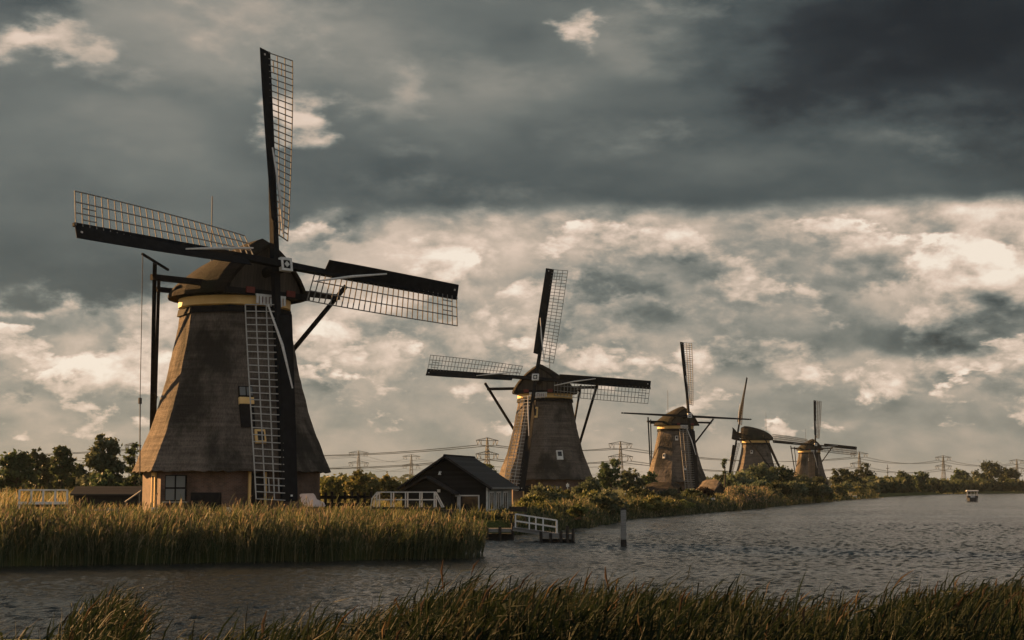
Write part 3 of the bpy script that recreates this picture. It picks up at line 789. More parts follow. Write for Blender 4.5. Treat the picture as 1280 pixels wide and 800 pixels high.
platform('low grey landing platform with dark piles at the lower end of the gangway', 676, 716, 88.2, .42, [(-.5, .6), (-.2, .5), (.12, .62), (.32, .9), (.5, .75)])
platform('dark wooden platform against the bank at the upper end of the gangway', 609, 641, 92.5, .60, [(-.5, .7), (0, .75), (.5, .95)])
t = thing('wooden_bench', 'dark weathered bench on the bank just above the gangway', 'bench', (across(648, 99), 99, GZ - .1))
m = MB(); m.box((0, 0, .55), (1.1, .45, .08)); m.build('seat', M['dark_wood'], t)
m = MB(); m.box((0, .22, .85), (1.1, .06, .30)); m.build('backrest', M['dark_wood'], t)
for s_ in (-.45, .45):
    m = MB(); m.box((s_, 0, .25), (.09, .40, .52)); m.build('leg', M['dark_wood'], t)
yp = 82.0
t = tag(thing('mooring_post', 'single square grey wooden post standing out of the water', 'post', (across(779, yp), yp, 0)))
m = MB(); s_ = .135; m.loft([[V(-k, -k, z), V(k, -k, z), V(k, k, z), V(-k, k, z)] for k, z in ((s_, .32), (s_ * .97, 1.2), (s_, 1.86))]); m.build('shaft', M['grey_wood'], t)
m = MB(); m.loft([[V(-k, -k, z), V(k, -k, z), V(k, k, z), V(-k, k, z)] for k, z in ((s_, -1.5), (s_ + .01, .1), (s_ + .004, .36))]); m.build('wet_base', M['dark_wood'], t)
m = MB(); m.loft([[V(-k, -k, z), V(k, -k, z), V(k, k, z), V(-k, k, z)] for k, z in ((s_ + .02, 1.86), (s_ + .02, 1.91), (.05, 1.97))], cap0=True, cap1=True); m.build('cap', M['dark_wood'], t)

# ------------------------------------------------------------------ white footbridges, fences, garden things
y = 92.0; t = thing('white_footbridge', 'white-painted bridge railing at the far left, left of the nearest windmill', 'footbridge', (across(54.5, y), y, 0), R(3))
w = (across(84, y) - across(25, y)) / 2
m = MB(); m.box((0, .65, 1.95), (2 * w + .5, 1.3, .14)); m.build('deck', M['dark_wood'], t)
for yy in (0,):
    m = MB(); railing(m, (-w, yy, 2.02), (w, yy, 2.02), .82, 4, .10, 0); m.box((0, yy, 2.10), (2 * w + .1, .11, .15))
    m.box((-w, yy, 1.2), (.13, .13, 1.6)); m.build('railing', M['white'], t)
for s_ in (-1, 1):
    m = MB(); m.box((s_ * (w + .2), .65, 1.2), (.3, 1.4, 1.6)); m.build('abutment', M['dark_wood'], t)

y = 101.0; t = thing('white_footbridge', 'white slatted footbridge over the ditch in front of the black shed', 'footbridge', (across(507, y), y, 0), R(-2))
w = (across(540, y) - across(468, y)) / 2
m = MB(); m.box((0, .7, 1.68), (2 * w + .6, 1.4, .14)); m.box((-w - .9, .7, 1.35), (1.3, 1.4, .5)); m.box((w + .7, .7, 1.35), (.9, 1.4, .5)); m.build('deck', M['dark_wood'], t)
for yy in (0, 1.4):
    m = MB(); railing(m, (-w, yy, 1.74), (w, yy, 1.74), .95, 4, .075, 1)
    m.beam((w, yy, 2.68), (w + .5, yy, 1.74), .075); m.beam((-w, yy, 2.68), (-w - .30, yy, 2.3), .07); m.beam((-w - .30, yy, 2.3), (-w - .42, yy, 1.3), .07); m.build('railing', M['white'], t)

y = 103.0; x0, x1 = across(399, y), across(464, y); t = thing('plank_fence', 'black post-and-rail fence between the nearest windmill and the white footbridge', 'fence', (x0, y, GZ))
n_ = 8
for k in range(n_ + 1):
    m = MB(); m.box(((x1 - x0) * k / n_, 0, .85), (.17, .15, 1.75 + .1 * (k % 3))); m.build('post', M['tar'], t)
for z in (1.0, 1.45):
    m = MB(); m.box(((x1 - x0) / 2, .1, z), (x1 - x0, .05, .20)); m.build('rail', M['tar'], t)

y = 91.5; x0, x1 = across(122, y), across(196, y); t = thing('picket_fence', 'low weathered picket fence among the reeds in front of the nearest windmill', 'fence', (x0, 84, GZ))
x0, x1 = across(120, 84), across(192, 84)
for k in range(7):
    m = MB(); m.box(((x1 - x0) * k / 6, 0, .5), (.09, .09, 1.1)); m.build('post', M['grey_wood'], t)
for z in (.45, .92):
    m = MB(); m.box(((x1 - x0) / 2, -.07, z), (x1 - x0, .04, .09)); m.build('rail', M['grey_wood'], t)

y = 86.5; t = thing('garden_lounger', 'pale pink curved garden lounger at the right foot of the nearest windmill', 'lounger', (across(391, y), y, 1.55), R(4))
m = MB(); m.prism([V(-.50, 0, .50), V(-.62, 0, .72), V(-.70, 0, 1.05), V(-.62, 0, 1.10), V(.02, 0, 1.12), V(.12, 0, 1.02), V(.22, 0, .80), V(.55, 0, .66), V(.64, 0, .58), V(.60, 0, .50)], (0, .22, 0)); m.build('backrest', M['pale_cushion'], t)
m = MB(); m.prism([V(-.45, 0, .42), V(-.45, 0, .54), V(.66, 0, .54), V(.70, 0, .46), V(.66, 0, .42)], (0, -.75, 0)); m.build('seat', M['pale_cushion'], t)
for sx in (-.38, .58):
    for sy in (-.68, .12):
        m = MB(); m.beam((sx, sy, .44), (sx * 1.05, sy, 0), .06); m.build('leg', M['dark_wood'], t)
for k, (px, py_, sz, lab) in enumerate(((195, 633, .42, 'white enamel tub in the grass below the narrow ochre door'), (288, 634, .34, 'small white crate in the grass under the middle of the nearest windmill'))):
    y = 87.0; t = thing('garden_tub' if k == 0 else 'garden_crate', lab, 'tub' if k == 0 else 'crate', (across(px, y), y, GZ))
    m = MB(); w = sz / 2
    m.loft([[V(-a_, -a_ * .7, z), V(a_, -a_ * .7, z), V(a_, a_ * .7, z), V(-a_, a_ * .7, z)] for a_, z in ((w * .8, .72), (w, 1.0), (w * 1.08, 1.02), (w * .9, .99), (w * .8, .80))], cap0=True, cap1=True); m.build('tub', M['white'], t)
    m = MB(); m.box((0, 0, .35), (sz * .7, sz * .5, .72)); m.build('stand', M['dark_wood'], t)

# low dark boathouse roof and plank left of the nearest windmill
y = 118.0; x0, x1 = across(92, y), across(172, y); t = thing('low_shed', 'long low black shed behind the grass between the white bridge and the nearest windmill', 'shed', ((x0 + x1) / 2, y, GZ))
w = (x1 - x0) / 2
m = MB(); m.box((0, 1.3, .75), (2 * w, 2.4, 1.7)); m.build('wall', M['black_board'], t)
m = MB(); m.prism([V(-w - .2, -.2, 1.5), V(-w - .2, 1.3, 2.05), V(-w - .2, 2.8, 1.5), V(-w - .2, 2.8, 1.6), V(-w - .2, 1.3, 2.17), V(-w - .2, -.2, 1.6)], (2 * w + .4, 0, 0)); m.build('roof', M['tile'], t)
y = 110.0; t = thing('plank_ramp', 'pale plank leaning on the low black shed beside the windmill', 'plank', (across(166, y), y, GZ))
m = MB(); m.beam((-.5, 0, 1.1), (.45, .5, 1.85), .22, .07); m.beam((-.45, .0, 0), (-.45, .05, 1.1), .07); m.beam((.36, .48, 0), (.36, .48, 1.78), .07); m.build('plank', M['grey_wood'], t)

# ------------------------------------------------------------------ low thatched huts and the white fence near the third windmill
def hut(label, px, y, w, d, e, r_, rz, mat):
    t = thing('thatched_hut', label, 'hut', (across(px, y), y, GZ), R(rz))
    m = MB(); m.box((0, 0, e / 2), (2 * w * .86, 2 * d * .86, e + .1)); m.build('wall', M['black_board'], t)
    m = MB(); secs = []
    for k in range(9):
        f = -1 + 2 * k / 8; hh = r_ - .9 * max(0, abs(f) - .45); ring = []
        for j in range(13):
            a_ = -1 + 2 * j / 12; ring.append(V(a_ * w, f * d, e - .15 + (hh - e + .15) * (1 - abs(a_) ** .92) + .05 * math.sin(j * 2.1 + k)))
        secs.append(ring)
    m.loft(secs, closed=False)
    inner = [[p + V(0, 0, -.28) for p in r2] for r2 in secs]; m.loft(inner, closed=False)
    n1 = 13 * 9
    for k in range(8):
        for jj in (0, 12): m.f.append((k * 13 + jj, (k + 1) * 13 + jj, n1 + (k + 1) * 13 + jj, n1 + k * 13 + jj)); m.mi.append(0)
    for j in range(12):
        for kk in (0, 8): m.f.append((kk * 13 + j, kk * 13 + j + 1, n1 + kk * 13 + j + 1, n1 + kk * 13 + j)); m.mi.append(0)
    m.build('thatched_roof', mat, t, smooth=False)
    m = MB(); m.prism([V(a_ * w * .85, -d * .9, max(0, e - .25 + (r_ - e) * (1 - abs(a_) ** .92))) for a_ in (-1, -.7, -.35, 0, .35, .7, 1)] + [V(w * .85, -d * .9, 0), V(-w * .85, -d * .9, 0)], (0, .1, 0)); m.build('gable', M['black_board'], t)
hut('low dark thatched hut with a rounded ridge in front of the third windmill', 829, 262, 2.9, 3.0, .9, 3.0, 62, M['roof_thatch'])
hut('brown thatched hut roof rising from the reeds right of the third windmill', 889, 285, 2.4, 2.4, .9, 3.5, 35, M['thatch'])
y = 255.0; x0, x1 = across(781, y), across(805, y); t = thing('white_fence', 'short white fence left of the low thatched hut', 'fence', (x0, y, GZ))
for k in range(4):
    m = MB(); m.box(((x1 - x0) * k / 3, 0, .55), (.14, .12, 1.2)); m.build('post', M['white'], t)
for z in (.6, 1.05):
    m = MB(); m.box(((x1 - x0) / 2, -.08, z), (x1 - x0 + .2, .05, .12)); m.build('rail', M['white'], t)
y = 205.0; t = thing('notice_board', 'small white notice board on posts in the reddish bush at the water', 'sign', (across(887, y), y, .2), R(-12))
m = MB(); m.box((0, 0, 1.15), (1.3, .07, .6)); m.build('board', M['white'], t)
for s_ in (-.5, .5):
    m = MB(); m.box((s_, .06, .45), (.09, .07, 1.6)); m.build('post', M['dark_wood'], t)
y = 192.0; t = thing('signpost', 'thin white pole in the grass in front of the second windmill', 'pole', (across(709.5, 186), 186, GZ))
m = MB(); m.tube([(0, 0, -.2), (0, 0, 2.6)], .05, 6); m.build('pole', M['white'], t)
m = MB(); m.box((0, -.07, 2.3), (.35, .03, .35)); m.build('plate', M['white'], t)

# ------------------------------------------------------------------ boats
def hull_rings(L_, B, zt, zk, n_=12):
    out = []
    for k in range(n_ + 1):
        f = k / n_; w = B * (1 - abs(2 * f - 1) ** 2.6 * (.55 if f < .5 else 1.0)) ** .6 if f < 1 else .03
        w = max(w, .04); y_ = -L_ / 2 + L_ * f; sh = .22 * (2 * f - 1) ** 2
        out.append([V(-w, y_, zt + sh), V(-w * .92, y_, zk + .12), V(-w * .5, y_, zk - .12), V(w * .5, y_, zk - .12), V(w * .92, y_, zk + .12), V(w, y_, zt + sh)])
    return out
y = 345.0; t = thing('tour_boat', 'small dark tour boat with a white canopy roof, coming down the open canal', 'boat', (across(1215, y), y, 0), R(-14))
m = MB(); m.loft(hull_rings(8.0, 1.18, .62, 0), cap0=True, cap1=True); m.build('hull', M['hull'], t)
m = MB(); m.box((0, 0, .92), (2.2, 5.6, .55)); cb = m.build('cabin', M['hull'], t)
m = MB()
for sx in (-1.05, 1.05):
    for sy in (-2.7, -.9, .9, 2.7): m.box((sx, sy, 1.6), (.09, .09, 1.0))
m.box((-.35, -2.7, 1.6), (.08, .07, 1.0)); m.box((.35, -2.7, 1.6), (.08, .07, 1.0)); m.build('canopy_post', M['white'], t)
m = MB(); m.loft([[V(-a_, -b_, z), V(a_, -b_, z), V(a_, b_, z), V(-a_, b_, z)] for a_, b_, z in ((1.25, 3.1, 2.10), (1.28, 3.15, 2.2), (1.1, 2.9, 2.36))], cap0=True, cap1=True); m.build('canopy', M['white'], t)
m = MB(); m.box((0, -2.8, .95), (.9, .05, .3)); m.build('bow_board', M['white'], cb)
for px, yb, rz, lab in ((1048, 402, 70, 'small white rowing boat moored at the bank, the left one of two'), (1059, 405, 100, 'small white cabin boat moored at the bank, the right one of two')):
    t = thing('moored_boat', lab, 'boat', (across(px, yb), yb, 0), R(rz))
    m = MB(); m.loft(hull_rings(4.6, .8, .75, 0), cap0=True, cap1=True); m.build('hull', M['white'], t)
    m = MB(); m.box((0, -.3, .86), (1.1, .3, .08)); m.box((0, .9, .86), (1.0, .3, .08)); m.build('thwart', M['dark_wood'], t)
    if rz == 100:
        m = MB(); m.loft([[V(-a_, -b_, z), V(a_, -b_, z), V(a_, b_, z), V(-a_, b_, z)] for a_, b_, z in ((.62, 1.1, .8), (.60, 1.0, 1.45), (.5, .8, 1.6))], cap0=True, cap1=True); m.build('cabin', M['white'], t)

# ------------------------------------------------------------------ power line on the horizon
def pylon(label, px, y, h, rz):
    t = thing('pylon', label, 'pylon', (across(px, y), y, 0), R(rz), 'high-voltage pylons on the horizon')
    prof = [(0, 3.6), (.30, 2.4), (.58, 1.45), (.80, .95), (1.0, .25)]
    def hw(f):
        for (f0, a_), (f1, b_) in zip(prof, prof[1:]):
            if f <= f1: return a_ + (b_ - a_) * (f - f0) / (f1 - f0)
        return prof[-1][1]
    m = MB(); lv = [0, .16, .30, .42, .52, .60, .67, .74, .80, .86, .92, 1.0]; c4 = ((-1, -1), (1, -1), (1, 1), (-1, 1))
    P_ = lambda k, f: V(c4[k][0] * hw(f), c4[k][1] * hw(f), f * h)
    for f0, f1 in zip(lv, lv[1:]):
        for k in range(4):
            m.beam(P_(k, f0), P_(k, f1), .46); m.beam(P_(k, f0), P_((k + 1) % 4, f1), .20); m.beam(P_((k + 1) % 4, f0), P_(k, f1), .20)
    m.build('tower', M['steel'], t)
    tips = []
    for f, arm in ((.94, 12.0), (.68, 12.5)):
        m = MB(); z = f * h
        for s_ in (-1, 1):
            for yy in (-1, 1):
                m.beam((0, yy * hw(f), z), (s_ * arm, 0, z + .3), .52); m.beam((0, yy * hw(f), z + 3.0 * (1 if f < .9 else .9)), (s_ * arm, 0, z + .3), .44)
            for k in range(1, 6):
                x = s_ * arm * k / 6; m.beam((x, 0, z + .1), (s_ * arm * (k + .5) / 6 if k < 5 else s_ * arm, 0, z + 3.0 * (1 - (k + .5) / 6)), .24)
        ca = m.build('crossarm', M['steel'], t)
        for s_ in (-1, 1):
            for xx in (arm - .4, arm - 5.6):
                m = MB(); b = V(s_ * (xx - 1.4 if xx > arm - 3 else xx), 0, z - 3.8)
                m.beam((s_ * xx, 0, z + .1), b, .36); m.beam((s_ * (xx - 2.8 if xx > arm - 3 else xx + 2.0), 0, z + .1), b, .32); m.build('insulator', M['cable'], ca)
                tips.append(b)
    return t, [t.matrix_basis @ Matrix.Translation((0, 0, 0)) @ b for b in tips]
PY = [(165, 1560, 46, 62, 'high-voltage pylon at the far left, half hidden behind the nearest windmill'),
      (609, 1430, 47, 35, 'tallest high-voltage pylon, above the roof of the black shed'),
      (776, 1545, 47, 12, 'high-voltage pylon between the second and third windmills'),
      (1075, 2000, 47, 12, 'high-voltage pylon just right of the farthest windmill'),
      (1180, 2240, 47, 10, 'high-voltage pylon standing alone over the tree line at the right'),
      (1272, 2470, 46, 8, 'high-voltage pylon at the right edge behind the big round tree')]
from mathutils import Euler
def pw_(px, y, rz, b): return Matrix.Translation((across(px, y), y, 0)) @ Matrix.Rotation(R(rz), 4, 'Z') @ b
runs = []
for px, y, h, rz, lab in PY:
    t, _ = pylon(lab, px, y, h, rz); runs.append([pw_(px, y, rz, b) for b in [Vector(v) for v in [(s_ * (xx - 1.4 if xx > a_ - 3 else xx), 0, f * h - 3.8) for f, a_ in ((.94, 12.0), (.68, 12.5)) for s_ in (-1, 1) for xx in (a_ - .4, a_ - 5.6)]]])
runs2 = []
for px, y, h, rz, lab in ((448, 1900, 46, 18, 'left one of two high-voltage pylons over the bushes behind the shed'), (514, 2120, 46, 18, 'right one of two high-voltage pylons over the bushes behind the shed')):
    pylon(lab, px, y, h, rz); runs2.append([pw_(px, y, rz, Vector(v)) for v in [(s_ * 10.2, 0, f * h - 3.8) for f in (.94, .68) for s_ in (-1, 1)]])
def cables(rs, left, right, label, grp, rad=.16):
    for k in range(len(rs[0])):
        pts = [rs[0][k] + left] + [r_[k] for r_ in rs] + [rs[-1][k] + right]
        path = []
        for a, b in zip(pts, pts[1:]):
            span = (b - a).length; sag = min(9.0, span * .022)
            for j in range(14):
                f = j / 14; path.append(a.lerp(b, f) - V(0, 0, 4 * sag * f * (1 - f)))
        path.append(pts[-1])
        m = MB(); m.tube(path, rad, 4); o = m.build('power_cable', M['cable']); tag(o, label, 'cable', grp)
cables(runs, V(-400, -40, 4), V(300, 420, -2), 'thin dark power cable strung along the row of tall pylons', 'cables of the main power line')
cables(runs2, V(-420, -150, 0), V(330, 420, 0), 'thin dark power cable strung past the pair of pylons behind the shed', 'cables of the second power line')
y = 1500; t = thing('radio_mast', 'slim mast over the trees right of the farthest windmill', 'mast', (across(1110, y), y, 0))
m = MB(); m.tube([(0, 0, 0), (0, 0, 24)], [.5, .25], 6); m.build('pole', M['steel'], t)
m = MB(); m.box((0, 0, 20.5), (3.0, .4, .5)); m.box((0, 0, 16.5), (2.2, .4, .4)); m.build('antenna', M['steel'], t)

# ------------------------------------------------------------------ trees and shrubs: tapered trunk and limbs, crown of leaf-sized faces
def unit(rg, n_):
    v = rg.normal(size=(n_, 3)); return v / np.linalg.norm(v, axis=1, keepdims=True)

def tree(name, label, cat, loc, h, w, mat, base=.2, clumps=46, leaves=5200, leaf=.32, seed=1, group=None, flat=1.0, lean=0.0, depth=None, upright=0.0, spread_=.22, trunk=True):
    """h: height, w: crown half width; crown from base*h up. returns the Empty"""
    rg = np.random.default_rng(seed); r2 = random.Random(seed)
    t = thing(name, label, cat, loc, 0, group); depth = depth or w
    cz, ch = h * (base + 1) / 2, h * (1 - base) / 2
    cl = []
    while len(cl) < clumps:
        p = rg.uniform(-1, 1, 3)
        q_ = np.linalg.norm(p)
        if q_ > 1 or q_ < .25: continue
        if p[2] < -.2 and rg.random() < .25: continue
        k = 1 - .30 * max(0, p[2]) * (1 - flat * .5)
        cl.append((p[0] * w * k * .86 + lean * (p[2] + 1) * .3 * w, p[1] * depth * k * .86, cz + p[2] * ch * .92, (.65 + .7 * rg.random()) * spread_ * min(w, ch * 1.3) * (1.15 - .4 * q_)))
    cl = np.array(cl)
    # limbs
    m = MB(); r0 = max(.05, h * .020 + w * .012)
    fork = V(lean * w * .15, 0, h * max(base, .14) + .05 * h)
    if trunk: m.tube([V(0, 0, -.4), V(0, 0, fork.z * .5), fork, V(lean * w * .4, 0, h * .72)], [r0 * 1.35, r0 * 1.05, r0 * .9, r0 * .22], 7)
    for c_ in cl[::(2 if trunk else 3)]:
        e_ = V(*c_[:3]); s_ = (fork if trunk else V(r2.uniform(-.3, .3) * w, 0, -.2)).lerp(V(lean * w * .4, 0, h * .7), r2.random() * .7 if trunk else 0)
        mid_ = s_.lerp(e_, .5) + V(0, 0, .06 * h) * (1 if trunk else .5); m.tube([s_, mid_, e_], [r0 * .42, r0 * .26, r0 * .08], 5, caps=False)
    m.build('trunk', M['bark'], t, fix=False)
    # leaves
    wts = cl[:, 3] ** 2; idx = rg.choice(len(cl), leaves, p=wts / wts.sum())
    u_ = unit(rg, leaves); rad = np.minimum(np.abs(rg.normal(0, .78, leaves)), 2.1)
    P_ = cl[idx, :3] + u_ * (rad * cl[idx, 3])[:, None] * np.array([1.15, 1.15, .85 + upright])
    P_[:, 2] = np.maximum(P_[:, 2], .05 + .15 * rg.random(leaves))
    nrm = unit(rg, leaves) + u_ * .5; nrm[:, 2] += .35; nrm /= np.linalg.norm(nrm, axis=1, keepdims=True)
    a_ = np.cross(nrm, unit(rg, leaves)); a_ /= np.linalg.norm(a_, axis=1, keepdims=True); b_ = np.cross(nrm, a_)
    s_ = leaf * .8 * (.45 + rg.random(leaves))[:, None]
    asp = .55
    A = np.stack([P_ - a_ * s_, P_ + b_ * s_ * asp, P_ + a_ * s_, P_ - b_ * s_ * asp], 1).reshape(-1, 3)
    Fq = (np.arange(leaves)[:, None] * 4) + np.arange(4)[None, :]
    shade = rg.random(len(cl))[idx]
    var = np.clip(shade * .55 + rg.random(leaves) * .55 - .05, 0, 1)
    np_mesh('crown', A, Fq, [M[mat]], None, var, t)
    return t

def at_ground(px, y): return (across(px, y), y, GZ - .05)
def top(py, y): return 3 + (609 - py) / 2000 * y - GZ          # plant height whose tip shows at a given elevation

T = []
def grow(name, label, cat, px, y, py_top, wpx, mat, **k):
    k.setdefault('seed', 11 + len(T) * 7)
    o = tree(name, label, cat, at_ground(px, y), top(py_top, y), wpx / 2000 * y, mat, **k); T.append(o); return o

g_ = 'dark trees behind the fields at the left'
grow('bushy_tree', 'broad dark bushy tree at the left edge of the view', 'tree', 22, 200, 561, 30, 'leaf_dark', leaf=.34, base=.02, group=g_)
grow('round_tree', 'small round-headed tree, second from the left edge', 'tree', 45, 225, 556, 13, 'leaf_dark', leaf=.30, base=.3, leaves=1800, group=g_)
grow('poplar_tree', 'taller tree with a split top behind the white bridge', 'tree', 77, 215, 552, 17, 'leaf_dark', leaf=.32, base=.2, group=g_)
grow('bushy_tree', 'dense low tree filling the gap left of the airy grey willow', 'tree', 60, 235, 572, 26, 'leaf_dark', leaf=.34, base=.02, group=g_)
grow('bushy_tree', 'low dark bush right of the split-topped tree', 'bush', 98, 220, 580, 16, 'leaf_dark', leaf=.32, base=.02, group=g_)
grow('willow_tree', 'large airy grey-green willow just left of the nearest windmill', 'tree', 128, 138, 541, 28, 'leaf_willow', leaf=.24, base=.06, clumps=70, leaves=11000, spread_=.22, flat=1.0, group=g_)
grow('willow_bush', 'dark willow bush under the airy grey willow', 'bush', 128, 134, 588, 28, 'leaf_dark', leaf=.2, base=.0, leaves=4200, trunk=False)
grow('willow_tree', 'slim willow half hidden behind the left edge of the nearest windmill', 'tree', 168, 150, 552, 17, 'leaf_dark', leaf=.22, base=.05, clumps=30, leaves=3600, group=g_)
g_ = 'bushes in the field behind the shed'
for px, y, py, w, mat, lab in ((418, 190, 590, 24, 'leaf_olive', 'low olive bush just right of the nearest windmill'), (452, 180, 588, 26, 'leaf_olive', 'rounded olive bush in the middle of the field behind the fence'),
                               (486, 185, 592, 18, 'leaf_olive', 'small olive bush left of the black shed roof'), (438, 200, 594, 30, 'leaf_willow', 'pale green hedge bush behind the olive bushes')):
    grow('field_bush', lab, 'bush', px, y, py, w, mat, leaf=.26, base=.0, leaves=3600, group=g_, trunk=False)
grow('field_bush', 'olive treetop showing over the ridge of the black shed', 'bush', 606, 230, 574, 16, 'leaf_olive', leaf=.3, base=.1)
g_ = 'trees between the second and third windmills'
grow('alder_tree', 'tallest dark tree between the second and third windmills', 'tree', 764, 252, 570, 18, 'leaf_dark', leaf=.30, base=.08, clumps=30, group=g_)
grow('alder_tree', 'rounded tree right of the tallest dark tree', 'tree', 789, 262, 584, 17, 'leaf_willow', leaf=.30, base=.05, group=g_)
grow('alder_tree', 'small tree touching the left foot of the third windmill', 'tree', 811, 280, 588, 13, 'leaf_dark', leaf=.32, base=.05, leaves=2200, group=g_)
grow('alder_tree', 'low tree behind the right foot of the second windmill', 'tree', 741, 240, 596, 14, 'leaf_dark', leaf=.28, base=.0, leaves=2200, group=g_)
g_ = 'shrubs on the canal bank'
grow('willow_shrub', 'rounded silvery dark willow shrub in front of the second windmill', 'shrub', 738, 152, 597, 22, 'leaf_willow', leaf=.18, base=.0, leaves=6000, clumps=34, group=g_, trunk=False)
grow('leafy_shrub', 'yellow-green leafy shrub behind the jetty', 'shrub', 700, 138, 607, 24, 'leaf_olive', leaf=.16, base=.0, leaves=6000, clumps=34, group=g_, trunk=False)
grow('leafy_shrub', 'smaller yellow-green shrub right beside the landing platform', 'shrub', 722, 116, 630, 15, 'leaf_olive', leaf=.13, base=.0, leaves=3200, group=g_, trunk=False)
grow('leafy_shrub', 'olive shrub at the water right of the silvery willow shrub', 'shrub', 775, 158, 626, 20, 'leaf_olive', leaf=.17, base=.0, leaves=3600, group=g_, trunk=False)
grow('dark_shrub', 'dark green shrub hiding the foot of the low thatched hut', 'shrub', 807, 200, 613, 13, 'leaf_dark', leaf=.2, base=.0, leaves=3000, group=g_, trunk=False)
grow('leafy_shrub', 'broad olive shrub on the bank below the low thatched hut', 'shrub', 835, 182, 624, 26, 'leaf_olive', leaf=.2, base=.0, leaves=4200, group=g_, trunk=False)
grow('red_shrub', 'reddish-brown leafy shrub round the white notice board', 'shrub', 880, 208, 607, 13, 'leaf_red', leaf=.2, base=.0, leaves=3200, group=g_, trunk=False)
grow('dark_shrub', 'dark low shrub left of the reddish shrub', 'shrub', 858, 205, 618, 14, 'leaf_dark', leaf=.2, base=.0, leaves=2600, group=g_, trunk=False)
g_ = 'willows around the fourth windmill'
for px, y, py, w, mat, lab in ((905, 330, 592, 16, 'leaf_dark', 'low dark willow left of the fourth windmill'), (926, 322, 589, 17, 'leaf_willow', 'rounded grey willow in front of the left half of the fourth windmill'),
                               (948, 335, 579, 19, 'leaf_willow', 'tallest rounded willow in front of the fourth windmill'), (975, 340, 583, 18, 'leaf_dark', 'dark willow in front of the right half of the fourth windmill'),
                               (997, 352, 592, 15, 'leaf_willow', 'willow between the fourth and the farthest windmill'), (950, 300, 600, 20, 'leaf_willow', 'wide low willow at the water below the fourth windmill'),
                               (981, 318, 604, 17, 'leaf_willow', 'rounded willow overhanging the water right of the tall reeds')):
    grow('willow_shrub', lab, 'shrub', px, y, py, w * (1.7 if y < 320 else 1.3), mat, leaf=.36, base=.0, leaves=8000, clumps=50, group=g_, trunk=False)
for px, y, py, w, mat, lab in ((972, 276, 601, 15, 'leaf_dark', 'dark round willow at the water just right of the pinkish reeds'), (993, 297, 600, 15, 'leaf_willow', 'grey-green willow at the water below the gap between the last two windmills'),
                               (1010, 316, 602, 13, 'leaf_dark', 'dark willow at the water below the farthest windmill'), (1027, 338, 606, 12, 'leaf_willow', 'last low willow at the water before the moored boats'), (935, 262, 613, 12, 'leaf_dark', 'dark low willow behind the pinkish reeds')):
    grow('willow_shrub', lab, 'shrub', px, y, py, w * 1.25, mat, leaf=.28, base=.0, leaves=7000, clumps=44, group=g_, trunk=False)
grow('young_tree', 'slim young tree with a bent top beside the lower sail of the fourth windmill', 'tree', 906, 318, 568, 4, 'leaf_dark', leaf=.28, base=.4, leaves=420, clumps=10, lean=.5, spread_=.5)
g_ = 'trees along the right bank'
for px, y, py, w, mat, lab in ((1022, 440, 594, 14, 'leaf_dark', 'low dark tree at the foot of the farthest windmill'), (1052, 480, 586, 19, 'leaf_dark', 'dark spreading tree right of the farthest windmill above the moored boats'),
                               (1081, 560, 578, 14, 'leaf_dark', 'tall narrow tree right of the farthest windmill'), (1087, 500, 599, 13, 'leaf_willow', 'rounded pale bush at the water below the tall narrow tree'),
                               (1106, 580, 596, 13, 'leaf_dark', 'small dark tree under the slim mast'), (1128, 620, 588, 14, 'leaf_dark', 'two-headed tree on the point of the right bank'),
                               (1151, 650, 587, 12, 'leaf_dark', 'rounded tree at the tip of the right bank'), (1170, 720, 599, 14, 'leaf_dark', 'low tree left of the lone pylon')):
    grow('bank_tree', lab, 'tree', px, y, py, w, mat, leaf=.55, base=.0, leaves=3200, group=g_)
g_ = 'big trees on the far shore'
for px, y, py, w, bs, lab in ((1199, 830, 586, 13, .0, 'dark conical tree with a thin top on the far shore'), (1236, 840, 576, 20, .22, 'largest round-headed tree on the far shore at the right'), (1262, 850, 582, 13, .25, 'round-headed tree at the right edge of the far shore')):
    grow('shore_tree', lab, 'tree', px, y, py, w, 'leaf_dark', leaf=.8, base=bs, leaves=3600, clumps=30, group=g_)

# low shrubs filling the bank: four kinds, then copies of them
g_ = 'low shrubs along the canal bank'
lowlab = {'leaf_olive': 'low yellow-green shrub among the reeds on the canal bank', 'leaf_dark': 'low dark green shrub among the reeds on the canal bank', 'leaf_willow': 'low grey-green shrub among the reeds on the canal bank'}
protos = [tree('low_shrub', lowlab[mt], 'shrub', (0, 0, 0), hh_, ww_, mt, base=0.0, leaves=2600, leaf=.17, clumps=26, seed=300 + k_, group=g_, trunk=False) for k_, (mt, hh_, ww_) in enumerate((('leaf_olive', 1.9, 1.7), ('leaf_dark', 2.1, 1.8), ('leaf_willow', 2.4, 1.9), ('leaf_olive', 1.5, 2.0)))]
r4 = random.Random(5); SH = [(.8, 104), (3.2, 105.5), (5.6, 118), (12.0, 154), (25, 194), (35.8, 231), (60, 316), (84, 392), (106, 461)]
spots = []
for (xa, ya), (xb, yb), c_ in zip(SH[:-1], SH[1:], (0, 0, 9, 8, 5, 8, 9, 7)):
    for k in range(c_):
        f = (k + r4.random()) / c_; ll = math.hypot(xb - xa, yb - ya); dd = 1.0 + 4.5 * r4.random()
        spots.append((xa + (xb - xa) * f - (yb - ya) / ll * dd, ya + (yb - ya) * f + (xb - xa) / ll * dd))
for k, (x_, y_) in enumerate(spots):
    pr = protos[r4.randrange(4)] if k >= 4 else protos[k]; z_ = float(ground_z(np.array([x_]), np.array([y_]))[0]) - .1; sc = r4.uniform(.75, 1.15) * (1 + max(0, y_ - 250) / 500)
    if k < 4: pr.location = (x_, y_, z_); pr.rotation_euler = (0, 0, r4.random() * 6); pr.scale = (sc,) * 3
    else: dup(pr, (x_, y_, z_), r4.random() * 6, None, sc)

